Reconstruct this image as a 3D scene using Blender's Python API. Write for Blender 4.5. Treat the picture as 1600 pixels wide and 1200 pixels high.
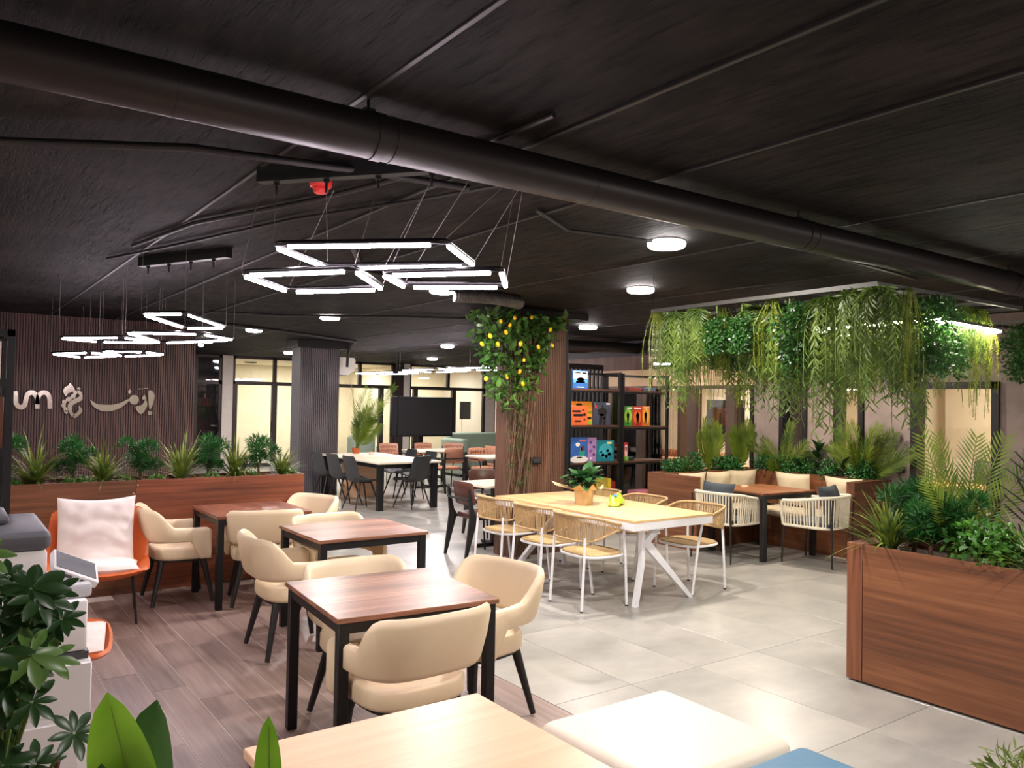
import bpy, bmesh, math, random
from mathutils import Vector, Matrix, Euler
random.seed(7)
R = math.radians
PI = math.pi
SC = bpy.context.scene
COL = SC.collection
for o in list(bpy.data.objects):
    bpy.data.objects.remove(o)

# ------------------------------------------------------------------ camera, world, exposure
cam_data = bpy.data.cameras.new('camera')
cam = bpy.data.objects.new('camera', cam_data)
COL.objects.link(cam)
cam_data.sensor_fit = 'HORIZONTAL'
cam_data.sensor_width = 36.0
cam_data.lens = 36.0 * 1243.1 / 1600.0
cam_data.clip_start = 0.05
cam_data.clip_end = 120
_R = Vector((0.81078853, -0.58508066, 0.01739504))
_D = Vector((0.0281558, 0.0092996, -0.99956029))
_W = Vector((0.58466162, 0.81092179, 0.02401342))
cam.matrix_world = Matrix(((_R.x, -_D.x, -_W.x, 0.0), (_R.y, -_D.y, -_W.y, 0.0), (_R.z, -_D.z, -_W.z, 1.70), (0, 0, 0, 1)))
SC.camera = cam

world = bpy.data.worlds.new('world')
SC.world = world
world.use_nodes = True
bg = world.node_tree.nodes['Background']
bg.inputs['Color'].default_value = (0.9, 0.88, 0.95, 1)
bg.inputs['Strength'].default_value = 0.12
SC.view_settings.view_transform = 'Standard'
SC.view_settings.look = 'None'
SC.view_settings.gamma = 1.0
SC.view_settings.use_curve_mapping = False
SC.view_settings.exposure = 0.55
CEIL = 2.75
LAMP_W = 42.0          # round ceiling lamps
LED_E = 48.0           # emission of the pendant tubes

# ------------------------------------------------------------------ materials
MATS = {}
def lin(c):
    return tuple(((v / 255.0) / 12.92 if v / 255.0 <= 0.04045 else ((v / 255.0 + 0.055) / 1.055) ** 2.4) for v in c)
def _base(name):
    m = bpy.data.materials.new(name)
    m.use_nodes = True
    nt = m.node_tree
    return m, nt, nt.nodes['Principled BSDF']
def _coord(nt, scale=(1, 1, 1), kind='Object', rot=(0, 0, 0)):
    tc = nt.nodes.new('ShaderNodeTexCoord')
    mp = nt.nodes.new('ShaderNodeMapping')
    mp.inputs['Scale'].default_value = scale
    mp.inputs['Rotation'].default_value = rot
    nt.links.new(tc.outputs[kind], mp.inputs['Vector'])
    return mp.outputs['Vector']
def _noise(nt, vec, scale, detail=4, rough=0.55):
    n = nt.nodes.new('ShaderNodeTexNoise')
    n.inputs['Scale'].default_value = scale
    n.inputs['Detail'].default_value = detail
    n.inputs['Roughness'].default_value = rough
    nt.links.new(vec, n.inputs['Vector'])
    return n.outputs['Fac']
def _ramp(nt, fac, stops):
    r = nt.nodes.new('ShaderNodeValToRGB')
    el = r.color_ramp.elements
    while len(el) < len(stops):
        el.new(0.5)
    for e, (p, c) in zip(el, stops):
        e.position = p
        e.color = (*c, 1)
    nt.links.new(fac, r.inputs['Fac'])
    return r.outputs['Color']
def _bump(nt, bsdf, fac, strength=0.2, dist=0.01):
    b = nt.nodes.new('ShaderNodeBump')
    b.inputs['Strength'].default_value = strength
    b.inputs['Distance'].default_value = dist
    nt.links.new(fac, b.inputs['Height'])
    nt.links.new(b.outputs['Normal'], bsdf.inputs['Normal'])
def mat(name, rgb, rough=0.5, metal=0.0, vary=0.12, nscale=8, bump=0.0, spec=0.5, coat=0.0):
    """plain coloured surface with a faint mottling"""
    if name in MATS:
        return MATS[name]
    m, nt, b = _base(name)
    c = lin(rgb)
    v = _coord(nt)
    f = _noise(nt, v, nscale, 3)
    lo = tuple(x * (1 - vary) for x in c)
    hi = tuple(min(1, x * (1 + vary)) for x in c)
    nt.links.new(_ramp(nt, f, [(0.3, lo), (0.7, hi)]), b.inputs['Base Color'])
    b.inputs['Roughness'].default_value = rough
    b.inputs['Metallic'].default_value = metal
    b.inputs['Specular IOR Level'].default_value = spec
    b.inputs['Coat Weight'].default_value = coat
    if bump:
        _bump(nt, b, _noise(nt, v, nscale * 12, 4), bump, 0.004)
    MATS[name] = m
    return m
def wood(name, dark, mid, light, axis='X', rough=0.38, scale=1.0, kind='Object', streak=26):
    if name in MATS:
        return MATS[name]
    m, nt, b = _base(name)
    s = {'X': (0.9, streak, streak), 'Y': (streak, 0.9, streak), 'Z': (streak, streak, 0.9)}[axis]
    s2 = {'X': (0.35, 5, 5), 'Y': (5, 0.35, 5), 'Z': (5, 5, 0.35)}[axis]
    v1 = _coord(nt, tuple(q * scale for q in s), kind)
    v2 = _coord(nt, tuple(q * scale for q in s2), kind)
    f1 = _noise(nt, v1, 1.6, 5, 0.6)
    f2 = _noise(nt, v2, 1.3, 3, 0.5)
    mx = nt.nodes.new('ShaderNodeMath'); mx.operation = 'MULTIPLY_ADD'
    mx.inputs[1].default_value = 0.5
    nt.links.new(f1, mx.inputs[0])
    m2 = nt.nodes.new('ShaderNodeMath'); m2.operation = 'MULTIPLY'; m2.inputs[1].default_value = 0.5
    nt.links.new(f2, m2.inputs[0])
    nt.links.new(m2.outputs[0], mx.inputs[2])
    nt.links.new(_ramp(nt, mx.outputs[0], [(0.34, lin(dark)), (0.5, lin(mid)), (0.66, lin(light))]), b.inputs['Base Color'])
    b.inputs['Roughness'].default_value = rough
    _bump(nt, b, f1, 0.06, 0.002)
    MATS[name] = m
    return m
def mottled(name, stops, scale=2.0, rough=0.5, bump=0.1, detail=6, vscale=(1, 1, 1), bscale=30, kind='Object', rand=0.0):
    if name in MATS:
        return MATS[name]
    m, nt, b = _base(name)
    v = _coord(nt, vscale, kind)
    if rand:
        oi = nt.nodes.new('ShaderNodeObjectInfo')
        ad = nt.nodes.new('ShaderNodeVectorMath'); ad.operation = 'MULTIPLY_ADD'
        cb = nt.nodes.new('ShaderNodeCombineXYZ')
        for k in range(3):
            nt.links.new(oi.outputs['Random'], cb.inputs[k])
        nt.links.new(cb.outputs[0], ad.inputs[0])
        ad.inputs[1].default_value = (rand, rand * 1.7, rand * 0.6)
        nt.links.new(v, ad.inputs[2])
        v = ad.outputs[0]
    f = _noise(nt, v, scale, detail, 0.6)
    nt.links.new(_ramp(nt, f, [(p, lin(c)) for p, c in stops]), b.inputs['Base Color'])
    b.inputs['Roughness'].default_value = rough
    if bump:
        _bump(nt, b, _noise(nt, v, bscale, 5), bump, 0.006)
    MATS[name] = m
    return m
def leafmat(name, dark, light, rough=0.45, trans=0.25, nscale=6):
    """leaf: mottled green, lets some light through"""
    if name in MATS:
        return MATS[name]
    m, nt, b = _base(name)
    v = _coord(nt)
    f = _noise(nt, v, nscale, 3)
    col = _ramp(nt, f, [(0.32, lin(dark)), (0.68, lin(light))])
    nt.links.new(col, b.inputs['Base Color'])
    b.inputs['Roughness'].default_value = rough
    t = nt.nodes.new('ShaderNodeBsdfTranslucent')
    nt.links.new(col, t.inputs['Color'])
    mx = nt.nodes.new('ShaderNodeMixShader'); mx.inputs[0].default_value = trans
    nt.links.new(b.outputs[0], mx.inputs[1]); nt.links.new(t.outputs[0], mx.inputs[2])
    nt.links.new(mx.outputs[0], nt.nodes['Material Output'].inputs['Surface'])
    MATS[name] = m
    return m
def emit(name, rgb, strength):
    if name in MATS:
        return MATS[name]
    m, nt, b = _base(name)
    b.inputs['Base Color'].default_value = (*lin(rgb), 1)
    b.inputs['Emission Color'].default_value = (*lin(rgb), 1)
    b.inputs['Emission Strength'].default_value = strength
    MATS[name] = m
    return m
def glass(name, tint=(235, 240, 240), refl=0.12):
    if name in MATS:
        return MATS[name]
    m, nt, b = _base(name)
    nt.nodes.remove(b)
    tr = nt.nodes.new('ShaderNodeBsdfTransparent'); tr.inputs['Color'].default_value = (*lin(tint), 1)
    gl = nt.nodes.new('ShaderNodeBsdfGlossy'); gl.inputs['Roughness'].default_value = 0.02
    fr = nt.nodes.new('ShaderNodeFresnel'); fr.inputs['IOR'].default_value = 1.45
    ad = nt.nodes.new('ShaderNodeMath'); ad.operation = 'ADD'; ad.inputs[1].default_value = refl * 0.4
    nt.links.new(fr.outputs[0], ad.inputs[0])
    mx = nt.nodes.new('ShaderNodeMixShader')
    nt.links.new(ad.outputs[0], mx.inputs[0]); nt.links.new(tr.outputs[0], mx.inputs[1]); nt.links.new(gl.outputs[0], mx.inputs[2])
    nt.links.new(mx.outputs[0], nt.nodes['Material Output'].inputs['Surface'])
    MATS[name] = m
    return m

# ------------------------------------------------------------------ mesh builder
class MB:
    def __init__(s):
        s.v = []; s.f = []
    def add(s, vs, fs):
        k = len(s.v)
        s.v.extend([tuple(p) for p in vs])
        s.f.extend([tuple(i + k for i in f) for f in fs])
        return s
    def box(s, x0, x1, y0, y1, z0, z1):
        return s.add([(x0, y0, z0), (x1, y0, z0), (x1, y1, z0), (x0, y1, z0), (x0, y0, z1), (x1, y0, z1), (x1, y1, z1), (x0, y1, z1)],
                     [(0, 3, 2, 1), (4, 5, 6, 7), (0, 1, 5, 4), (1, 2, 6, 5), (2, 3, 7, 6), (3, 0, 4, 7)])
    def rbox(s, x0, x1, y0, y1, z0, z1, r=0.01, seg=2, rot=None, at=None):
        bm = bmesh.new()
        bmesh.ops.create_cube(bm, size=1.0)
        cx, cy, cz = (x0 + x1) / 2, (y0 + y1) / 2, (z0 + z1) / 2
        for v in bm.verts:
            v.co = Vector((v.co.x * (x1 - x0), v.co.y * (y1 - y0), v.co.z * (z1 - z0)))
        bmesh.ops.bevel(bm, geom=list(bm.edges), offset=r, segments=seg, profile=0.5, affect='EDGES')
        bm.verts.index_update()
        M = rot.to_matrix() if rot else None
        vs = []
        for v in bm.verts:
            c = (M @ v.co) if M else v.co
            vs.append((c.x + cx, c.y + cy, c.z + cz))
        fs = [tuple(v.index for v in f.verts) for f in bm.faces]
        bm.free()
        return s.add(vs, fs)
    def loft(s, rings, cap=True, closed=False):
        n = len(rings[0])
        vs = [p for r in rings for p in r]
        fs = []
        m = len(rings)
        for i in range(m if closed else m - 1):
            a, b = i * n, ((i + 1) % m) * n
            for j in range(n):
                k = (j + 1) % n
                fs.append((a + j, a + k, b + k, b + j))
        if cap and not closed:
            fs.append(tuple(range(n - 1, -1, -1)))
            fs.append(tuple((m - 1) * n + j for j in range(n)))
        return s.add(vs, fs)
    def tube(s, pts, r, n=8, closed=False, cap=True):
        pts = [Vector(p) for p in pts]
        m = len(pts)
        rs = r if isinstance(r, (list, tuple)) else [r] * m
        rings = []
        up = None
        for i in range(m):
            if closed:
                d = pts[(i + 1) % m] - pts[i - 1]
            else:
                d = pts[min(i + 1, m - 1)] - pts[max(i - 1, 0)]
            if d.length < 1e-9:
                d = Vector((0, 0, 1))
            d.normalize()
            if up is None:
                up = Vector((0, 0, 1)) if abs(d.z) < 0.95 else Vector((0, 1, 0))
            a = up - d * up.dot(d)
            if a.length < 1e-5:
                a = Vector((1, 0, 0)) - d * d.x
            a.normalize()
            up = a
            b = d.cross(a)
            rings.append([pts[i] + (a * math.cos(2 * PI * j / n) + b * math.sin(2 * PI * j / n)) * rs[i] for j in range(n)])
        return s.loft(rings, cap, closed)
    def cyl(s, p0, p1, r0, r1=None, n=12):
        return s.tube([p0, p1], [r0, r0 if r1 is None else r1], n)
    def lathe(s, prof, n=20, c=(0, 0, 0)):
        rings = [[(c[0] + r * math.cos(2 * PI * j / n), c[1] + r * math.sin(2 * PI * j / n), c[2] + z) for j in range(n)] for r, z in prof]
        return s.loft(rings, True)
    def ball(s, c, r, nu=10, nv=7):
        if not isinstance(r, (tuple, list)):
            r = (r, r, r)
        rings = []
        for i in range(nv):
            t = -PI / 2 + PI * (i + 0.5) / nv * 0.98 + 0.01
            rings.append([(c[0] + r[0] * math.cos(t) * math.cos(2 * PI * j / nu), c[1] + r[1] * math.cos(t) * math.sin(2 * PI * j / nu), c[2] + r[2] * math.sin(t)) for j in range(nu)])
        return s.loft(rings)
    def bar(s, p0, p1, w, h, up=(0, 0, 1)):
        """rectangular bar from p0 to p1: w across, h along up"""
        p0, p1 = Vector(p0), Vector(p1)
        d = (p1 - p0).normalized()
        u = Vector(up); u = (u - d * u.dot(d)).normalized()
        a = d.cross(u)
        q = [(a * w / 2 + u * h / 2), (-a * w / 2 + u * h / 2), (-a * w / 2 - u * h / 2), (a * w / 2 - u * h / 2)]
        return s.loft([[p0 + k for k in q], [p1 + k for k in q]])
    def prism(s, pts, fn0, fn1):
        """polygon extruded between two mappings of its 2D points"""
        n = len(pts)
        vs = [fn0(*p) for p in pts] + [fn1(*p) for p in pts]
        fs = [tuple(range(n - 1, -1, -1)), tuple(range(n, 2 * n))]
        fs += [(i, (i + 1) % n, n + (i + 1) % n, n + i) for i in range(n)]
        return s.add(vs, fs)
    def leaf(s, base, d, nrm, L, w, bend=0.3, n=3, wpow=1.0, fold=0.0, blunt=0.0, pw=1.0):
        """leaf blade: strip with a midrib, bending away from nrm"""
        base = Vector(base); d = Vector(d).normalized(); nrm = Vector(nrm)
        nrm = nrm - d * nrm.dot(d)
        if nrm.length < 1e-4:
            nrm = Vector((1, 0, 0)) - d * d.x
        nrm.normalize()
        side = d.cross(nrm)
        vs, fs = [], []
        for i in range(n + 1):
            t = i / n
            c = base + d * (L * t * (1 - 0.25 * bend * t)) - nrm * (bend * L * t * t * 0.6)
            hw = w * 0.5 * (math.sin(PI * (0.06 + 0.94 * (t ** wpow) * (1 - blunt))) ** pw if i < n or blunt else 0.02)
            lift = nrm * (fold * hw)
            vs += [c - side * hw + lift, c, c + side * hw + lift]
            if i:
                k = 3 * i
                fs += [(k - 3, k - 2, k + 1, k), (k - 2, k - 1, k + 2, k + 1)]
        return s.add(vs, fs)
    def build(s, name, material, parent=None, smooth=True, angle=40, loc=None):
        me = bpy.data.meshes.new(name)
        me.from_pydata(s.v, [], s.f)
        me.validate(clean_customdata=False)
        me.materials.append(material)
        if smooth:
            me.polygons.foreach_set('use_smooth', [True] * len(me.polygons))
            try:
                me.set_sharp_from_angle(angle=R(angle))
            except Exception:
                pass
        me.update()
        o = bpy.data.objects.new(name, me)
        COL.objects.link(o)
        if parent:
            o.parent = parent
        if loc:
            o.location = loc
        return o

def tag(o, label, cat, group=None, kind=None):
    if label:
        o['label'] = label
    if cat:
        o['category'] = cat
    if group:
        o['group'] = group
    if kind:
        o['kind'] = kind
    return o
def thing(name, label, cat, loc=(0, 0, 0), rz=0, group=None, kind=None):
    o = bpy.data.objects.new(name, None)
    o.empty_display_size = 0.1
    COL.objects.link(o)
    o.location = loc
    o.rotation_euler = (0, 0, R(rz))
    return tag(o, label, cat, group, kind)
def inst(src, parent=None, loc=None, rot=None, scale=None, name=None):
    o = src.copy()
    COL.objects.link(o)
    if name:
        o.name = name
    o.parent = parent
    if loc is not None:
        o.location = loc
    if rot is not None:
        o.rotation_euler = rot
    if scale is not None:
        o.scale = scale if isinstance(scale, (tuple, list)) else (scale,) * 3
    return o
def dup(root, loc, rz, label=None, group=None, scale=None):
    r = root.copy(); COL.objects.link(r)
    r.location = loc; r.rotation_euler = (0, 0, R(rz))
    if scale:
        r.scale = (scale,) * 3
    if label:
        r['label'] = label
    if group:
        r['group'] = group
    for ch in KIDS.get(root.name, list(root.children)):
        c = ch.copy(); COL.objects.link(c); c.parent = r
        for g in list(ch.children):
            e = g.copy(); COL.objects.link(e); e.parent = c
    return r
KIDS = {}
def struct(o):
    o['kind'] = 'structure'
    return o
def rnd(a, b):
    return random.uniform(a, b)
def area(name, loc, w, size, shape='DISK', col=(1, 0.96, 0.95), rot=(0, 0, 0), size_y=None, spread=None):
    l = bpy.data.lights.new(name, 'AREA')
    l.energy = w; l.shape = shape; l.size = size; l.color = col
    if size_y:
        l.size_y = size_y
    o = bpy.data.objects.new(name, l)
    COL.objects.link(o); o.location = loc; o.rotation_euler = rot
    return o

# palette
BLACK = mat('black_metal', (20, 20, 22), 0.45, 0.3, 0.1)
BLACKP = mat('black_plastic', (30, 31, 33), 0.5)
BLKW = mat('black_wood', (22, 20, 20), 0.5)
WALNUT = wood('walnut', (88, 56, 42), (144, 97, 75), (184, 136, 108), 'X', 0.33, 1.0, 'Object', 34)
WALNUTY = wood('walnut_y', (82, 46, 34), (130, 78, 58), (164, 106, 82), 'Y', 0.33, 1.0, 'Object', 34)
PLANTW = wood('planter_wood', (66, 38, 24), (106, 64, 40), (138, 90, 60), 'X', 0.42, 0.8)
PLANTWY = wood('planter_wood_y', (82, 48, 29), (116, 71, 44), (144, 94, 61), 'Y', 0.42, 0.8)
PLANTWZ = wood('planter_wood_z', (82, 46, 29), (116, 68, 44), (140, 88, 58), 'Z', 0.42, 0.8)
OAK = wood('light_oak', (210, 164, 128), (222, 180, 144), (230, 192, 158), 'X', 0.36, 0.7)
OAKY = wood('light_oak_y', (198, 160, 110), (214, 177, 127), (226, 192, 144), 'Y', 0.36, 0.7)
CREAM = mat('cream_leather', (226, 205, 172), 0.42, 0, 0.03, 5, 0.05)
WHITEM = mat('white_metal', (232, 232, 236), 0.4, 0.0, 0.03)
ROPE = mat('natural_rope', (182, 150, 106), 0.75, 0, 0.18, 40)
WROPE = mat('white_rope', (236, 226, 204), 0.7, 0, 0.06, 40)
SEATR = mat('woven_seat', (176, 146, 100), 0.7, 0, 0.12, 60, 0.3)
FRAME = mat('dark_frame', (40, 36, 35), 0.45, 0.2, 0.1)
CHROME = mat('polished_steel', (205, 196, 186), 0.14, 1.0, 0.03)
CREAMW = mottled('cream_wall', [(0.3, (220, 206, 182)), (0.7, (234, 222, 200))], 1.5, 0.8, 0.05)
def mesh_of(mb, name, material, smooth=True, angle=40):
    o = mb.build(name, material, None, smooth, angle)
    me = o.data
    bpy.data.objects.remove(o)
    return me
def put(name, me, parent=None, loc=(0, 0, 0), rot=None, scale=None):
    o = bpy.data.objects.new(name, me)
    COL.objects.link(o)
    o.parent = parent
    o.location = loc
    if rot is not None:
        o.rotation_euler = rot
    if scale is not None:
        o.scale = scale if isinstance(scale, (tuple, list)) else (scale,) * 3
    return o

# ------------------------------------------------------------------ floor
GROUT = mottled('grey_grout', [(0.3, (150, 146, 140)), (0.7, (166, 162, 156))], 3, 0.6, 0.02)
TILE = mottled('cement_tile', [(0.28, (132, 129, 125)), (0.5, (156, 152, 146)), (0.72, (176, 171, 163))], 1.3, 0.3, 0.02, 7, (1, 1.6, 1), 14, 'Object', 60)
PLANKM = None
def plank_mat():
    m, nt, b = _base('wood_look_plank')
    v1 = _coord(nt, (22, 0.8, 1)); v2 = _coord(nt, (4, 0.5, 1))
    oi = nt.nodes.new('ShaderNodeObjectInfo')
    def sh(v, k):
        ad = nt.nodes.new('ShaderNodeVectorMath'); ad.operation = 'MULTIPLY_ADD'
        cb = nt.nodes.new('ShaderNodeCombineXYZ')
        for j in range(3):
            nt.links.new(oi.outputs['Random'], cb.inputs[j])
        nt.links.new(cb.outputs[0], ad.inputs[0]); ad.inputs[1].default_value = (k, k * 1.3, k); nt.links.new(v, ad.inputs[2])
        return ad.outputs[0]
    f1 = _noise(nt, sh(v1, 80), 1.5, 6, 0.65); f2 = _noise(nt, sh(v2, 50), 1.4, 3)
    a = nt.nodes.new('ShaderNodeMath'); a.operation = 'ADD'
    nt.links.new(f1, a.inputs[0]); nt.links.new(f2, a.inputs[1])
    h = nt.nodes.new('ShaderNodeMath'); h.operation = 'MULTIPLY'; h.inputs[1].default_value = 0.5
    nt.links.new(a.outputs[0], h.inputs[0])
    nt.links.new(_ramp(nt, h.outputs[0], [(0.32, lin((98, 78, 71))), (0.5, lin((140, 117, 109))), (0.68, lin((166, 142, 132)))]), b.inputs['Base Color'])
    b.inputs['Roughness'].default_value = 0.4
    _bump(nt, b, f1, 0.12, 0.003)
    return m
PLANKM = plank_mat()
floor = struct(MB().box(-2.6, 14.2, -2.1, 24.2, -0.15, -0.008).build('floor', GROUT, None, False))
floor['label'] = 'grey tiled floor with wood look planks on the left'
WG = mottled('plank_grout', [(0.3, (196, 182, 172)), (0.7, (210, 196, 186))], 3, 0.6, 0.0)
wb = MB().box(-2.5, 2.868, -2.0, 7.6, -0.02, -0.0015).build('plank_bed', WG, floor, False)
tile_me = mesh_of(MB().rbox(-0.2985, 0.2985, -0.5985, 0.5985, -0.02, 0.0, 0.0015, 1), 'tile', TILE, False)
x0, y0 = 2.872, 3.52 - 1.2 * 4
for i in range(11):
    for j in range(18):
        X, Y = x0 + 0.3 + 0.6 * i, y0 + 0.6 + 1.2 * j
        if X > 9.3 and Y < 11:
            continue
        put('tile', tile_me, floor, (X, Y, 0))
for i in range(9):                                   # bay beyond the glazed front
    for j in range(8):
        put('tile', tile_me, floor, (9.772 + 0.6 * (i - 1) + 0.6, 11.32 + 1.2 * j, 0)) if 9.772 + 0.6 * i < 14 and not (9.772 + 0.6 * (i - 1) + 0.6 < 9.5) else None
plank_me = mesh_of(MB().rbox(-0.0998, 0.0998, -0.5985, 0.5985, -0.015, 0.0, 0.001, 1), 'plank', PLANKM, False)
for i in range(18):
    X = 2.868 - 0.1015 - 0.203 * i
    off = [4.53, 4.68, 4.95, 4.12, 4.4, 5.1][i % 6] if i != 6 else 4.53
    if i == 7:
        off = 4.68
    for j in range(-6, 4):
        Yc = off + 0.6 + 1.2 * j
        if -1.8 < Yc < 7.9:
            put('plank', plank_me, floor, (X, Yc, 0.0))

# ------------------------------------------------------------------ ceiling
def ceil_mat():
    m, nt, b = _base('black_board_formed_concrete')
    v = _coord(nt, (9, 0.55, 1)); v2 = _coord(nt, (1, 1, 1)); v3 = _coord(nt, (5.0, 0.9, 1))
    f1 = _noise(nt, v, 2.2, 8, 0.75); f2 = _noise(nt, v2, 1.5, 5, 0.6); f3 = _noise(nt, v3, 4.0, 6, 0.65)
    a = nt.nodes.new('ShaderNodeMath'); a.operation = 'MULTIPLY_ADD'; a.inputs[1].default_value = 0.5
    nt.links.new(f3, a.inputs[0])
    k = nt.nodes.new('ShaderNodeMath'); k.operation = 'MULTIPLY'; k.inputs[1].default_value = 0.5
    nt.links.new(f2, k.inputs[0]); nt.links.new(k.outputs[0], a.inputs[2])
    nt.links.new(_ramp(nt, a.outputs[0], [(0.42, lin((3, 2, 2))), (0.5, lin((23, 19, 18))), (0.60, lin((44, 37, 35)))]), b.inputs['Base Color'])
    b.inputs['Roughness'].default_value = 0.7
    b.inputs['Specular IOR Level'].default_value = 0.18
    # sparse peeled streaks: only the low tail of the stretched noise cuts into the surface
    th = nt.nodes.new('ShaderNodeMapRange'); th.inputs['From Min'].default_value = 0.36; th.inputs['From Max'].default_value = 0.46
    nt.links.new(f3, th.inputs['Value'])
    ad = nt.nodes.new('ShaderNodeMath'); ad.operation = 'MULTIPLY_ADD'; ad.inputs[1].default_value = 0.7
    nt.links.new(th.outputs[0], ad.inputs[0]); nt.links.new(f1, ad.inputs[2])
    _bump(nt, b, ad.outputs[0], 0.8, 0.018)
    return m
CEILM = ceil_mat()
BLKPAINT = mat('black_paint', (26, 23, 24), 0.5, 0, 0.15, 6)
ceiling = struct(MB().box(-2.6, 14.2, -2.1, 24.2, CEIL, CEIL + 0.2).build('ceiling', CEILM, None, False))
ceiling['label'] = 'black painted board formed concrete ceiling'
for k in range(-5, 15):                               # steps between the cast strips
    X = 1.92 + 0.76 * k + rnd(-0.02, 0.02)
    if k in (0, 1, 3, 5, -1, -3, 7, 8, 10, 12):
        MB().rbox(X - 0.011, X + 0.011, -2, 20, CEIL - (0.014 if k in (0, 1) else 0.006), CEIL + 0.01, 0.003, 1).build('ceiling_joint', BLKPAINT, ceiling)
    n = 6
for k in range(0):
    X, Y, L = rnd(0, 9), rnd(1, 13), rnd(0.5, 1.8)
    MB().bar((X, Y, CEIL - 0.002), (X + rnd(-0.03, 0.03), Y + L, CEIL - 0.002), rnd(0.006, 0.016), 0.012).build('board_ridge', CEILM, ceiling)

def pipe_path(name, pts, r, label, material=BLKPAINT, n=10, cat='conduit', group=None):
    o = MB().tube(pts, r, n).build(name, material)
    return tag(o, label, cat, group)
Zc = CEIL - 0.02
cond = [
    ([(-0.5, 3.9, Zc - .02), (0.17, 3.76, Zc - .02), (0.8, 3.36, Zc - .02), (1.47, 3.22, Zc - .02), (2.0, 3.15, Zc - .02)], 0.017, 'thick black cable bundle crossing the ceiling left of the duct'),
    ([(1.05, 5.9, Zc), (1.2, 4.9, Zc), (1.55, 3.9, Zc), (1.72, 3.2, Zc), (1.75, 2.2, Zc)], 0.012, 'black conduit running past the red alarm'),
    ([(1.0, 6.6, Zc), (1.3, 5.6, Zc), (1.62, 4.4, Zc), (1.95, 3.6, Zc), (2.2, 2.9, Zc)], 0.009, 'thin black conduit behind the big pendant light'),
    ([(2.55, 3.35, Zc), (3.0, 3.62, Zc), (3.6, 3.52, Zc)], 0.01, 'short grey conduit feeding the ceiling lamp under the duct'),
    ([(2.2, 4.9, Zc), (2.7, 5.8, Zc), (3.3, 6.0, Zc), (4.4, 6.5, Zc), (4.9, 6.9, Zc)], 0.018, 'bent black conduit between the big pendant and the lemon column'),
    ([(2.6, 9.8, Zc), (3.4, 9.6, Zc), (4.6, 8.6, Zc), (5.3, 8.2, Zc)], 0.014, 'black conduit beyond the ceiling lamp over the aisle'),
    ([(3.0, 11.2, Zc), (4.2, 11.8, Zc), (5.4, 12.6, Zc), (5.9, 12.9, Zc), (6.0, 13.3, Zc - .02), (6.0, 13.42, Zc - 0.2), (6.0, 13.44, 2.3)], 0.026, 'black cable dropping down the grey column to the air conditioner'),
    ([(2.9, 2.75, Zc), (3.6, 2.85, Zc), (4.6, 3.05, Zc), (6.2, 3.2, Zc)], 0.012, 'black conduit along the far side of the duct'),
]
for pts, r, lb in cond:
    pipe_path('ceiling_conduit', pts, r, lb)
# long ventilation duct with collars
t = thing('ventilation_duct', 'long black round duct crossing the whole ceiling', 'duct', (0, 2.535, 2.625))
DUCTM = mat('black_duct', (44, 39, 40), 0.42, 0.25, 0.08, 3)
MB().tube([(-2.5, 0, 0), (1.1, 0, 0), (3.42, 0, 0), (9.15, 0, 0)], 0.08, 28).build('duct_pipe', DUCTM, t)
for X in (-1.2, 1.22, 3.72, 6.22, 8.6):
    c = MB().tube([(X - 0.02, 0, 0), (X + 0.02, 0, 0)], 0.0835, 28).tube([(X + 0.05, 0, 0), (X + 0.058, 0, 0)], 0.0825, 28).build('collar', DUCTM, t)
    MB().cyl((X - 0.03, 0, 0.07), (X - 0.03, 0, 0.126), 0.006).box(X - 0.05, X - 0.01, -0.015, 0.015, 0.072, 0.092).build('hanger_rod', BLACK, t)
for X in (0.55, 2.2, 4.5):
    MB().tube([(X - 0.003, 0, 0), (X + 0.003, 0, 0)], 0.0812, 28).build('seam', DUCTM, t)
# flexible duct and far duct
FLEX = mottled('flex_duct', [(0.3, (44, 41, 41)), (0.7, (84, 79, 77))], 12, 0.45, 0.2)
pts, rs = [], []
for i in range(61):
    s = i / 60
    pts.append((3.86 + 0.75 * s, 6.30 - 0.1 * math.sin(s * 3), 2.685 + 0.005 * math.sin(s * 4))); rs.append(0.055 + (0.006 if i % 2 else 0))
tag(MB().tube(pts, rs, 16).build('flexible_duct', FLEX), 'ribbed flexible duct beside the ceiling lamp left of the lemon column', 'duct')
tag(MB().tube([(6.1, 9.3, 2.58), (8.0, 9.3, 2.58), (8.25, 9.3, 2.6), (9.0, 9.3, 2.62), (9.18, 9.3, 2.62)], [0.1, 0.1, 0.085, 0.085, 0.085], 20).build('round_duct', DUCTM), 'black round duct above the board game shelves', 'duct')

# ------------------------------------------------------------------ slatted wall with logo
BROWNS = wood('brown_slat', (62, 40, 36), (86, 57, 51), (104, 72, 64), 'Z', 0.5)
BROWND = mat('brown_slat_groove', (40, 26, 24), 0.7)
wl = struct(MB().box(-2.5, 3.0, 12.0, 12.15, 0, CEIL).build('wall_left', BROWND, None, False))
wl['label'] = 'brown fluted slat wall behind the long planter'
mb = MB()
x = -2.48
while x < 2.98:
    mb.box(x, x + 0.021, 11.984, 12.0, 0, CEIL - 0.002)
    x += 0.031
mb.build('slat', BROWNS, wl, False)['kind'] = 'stuff'

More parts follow.
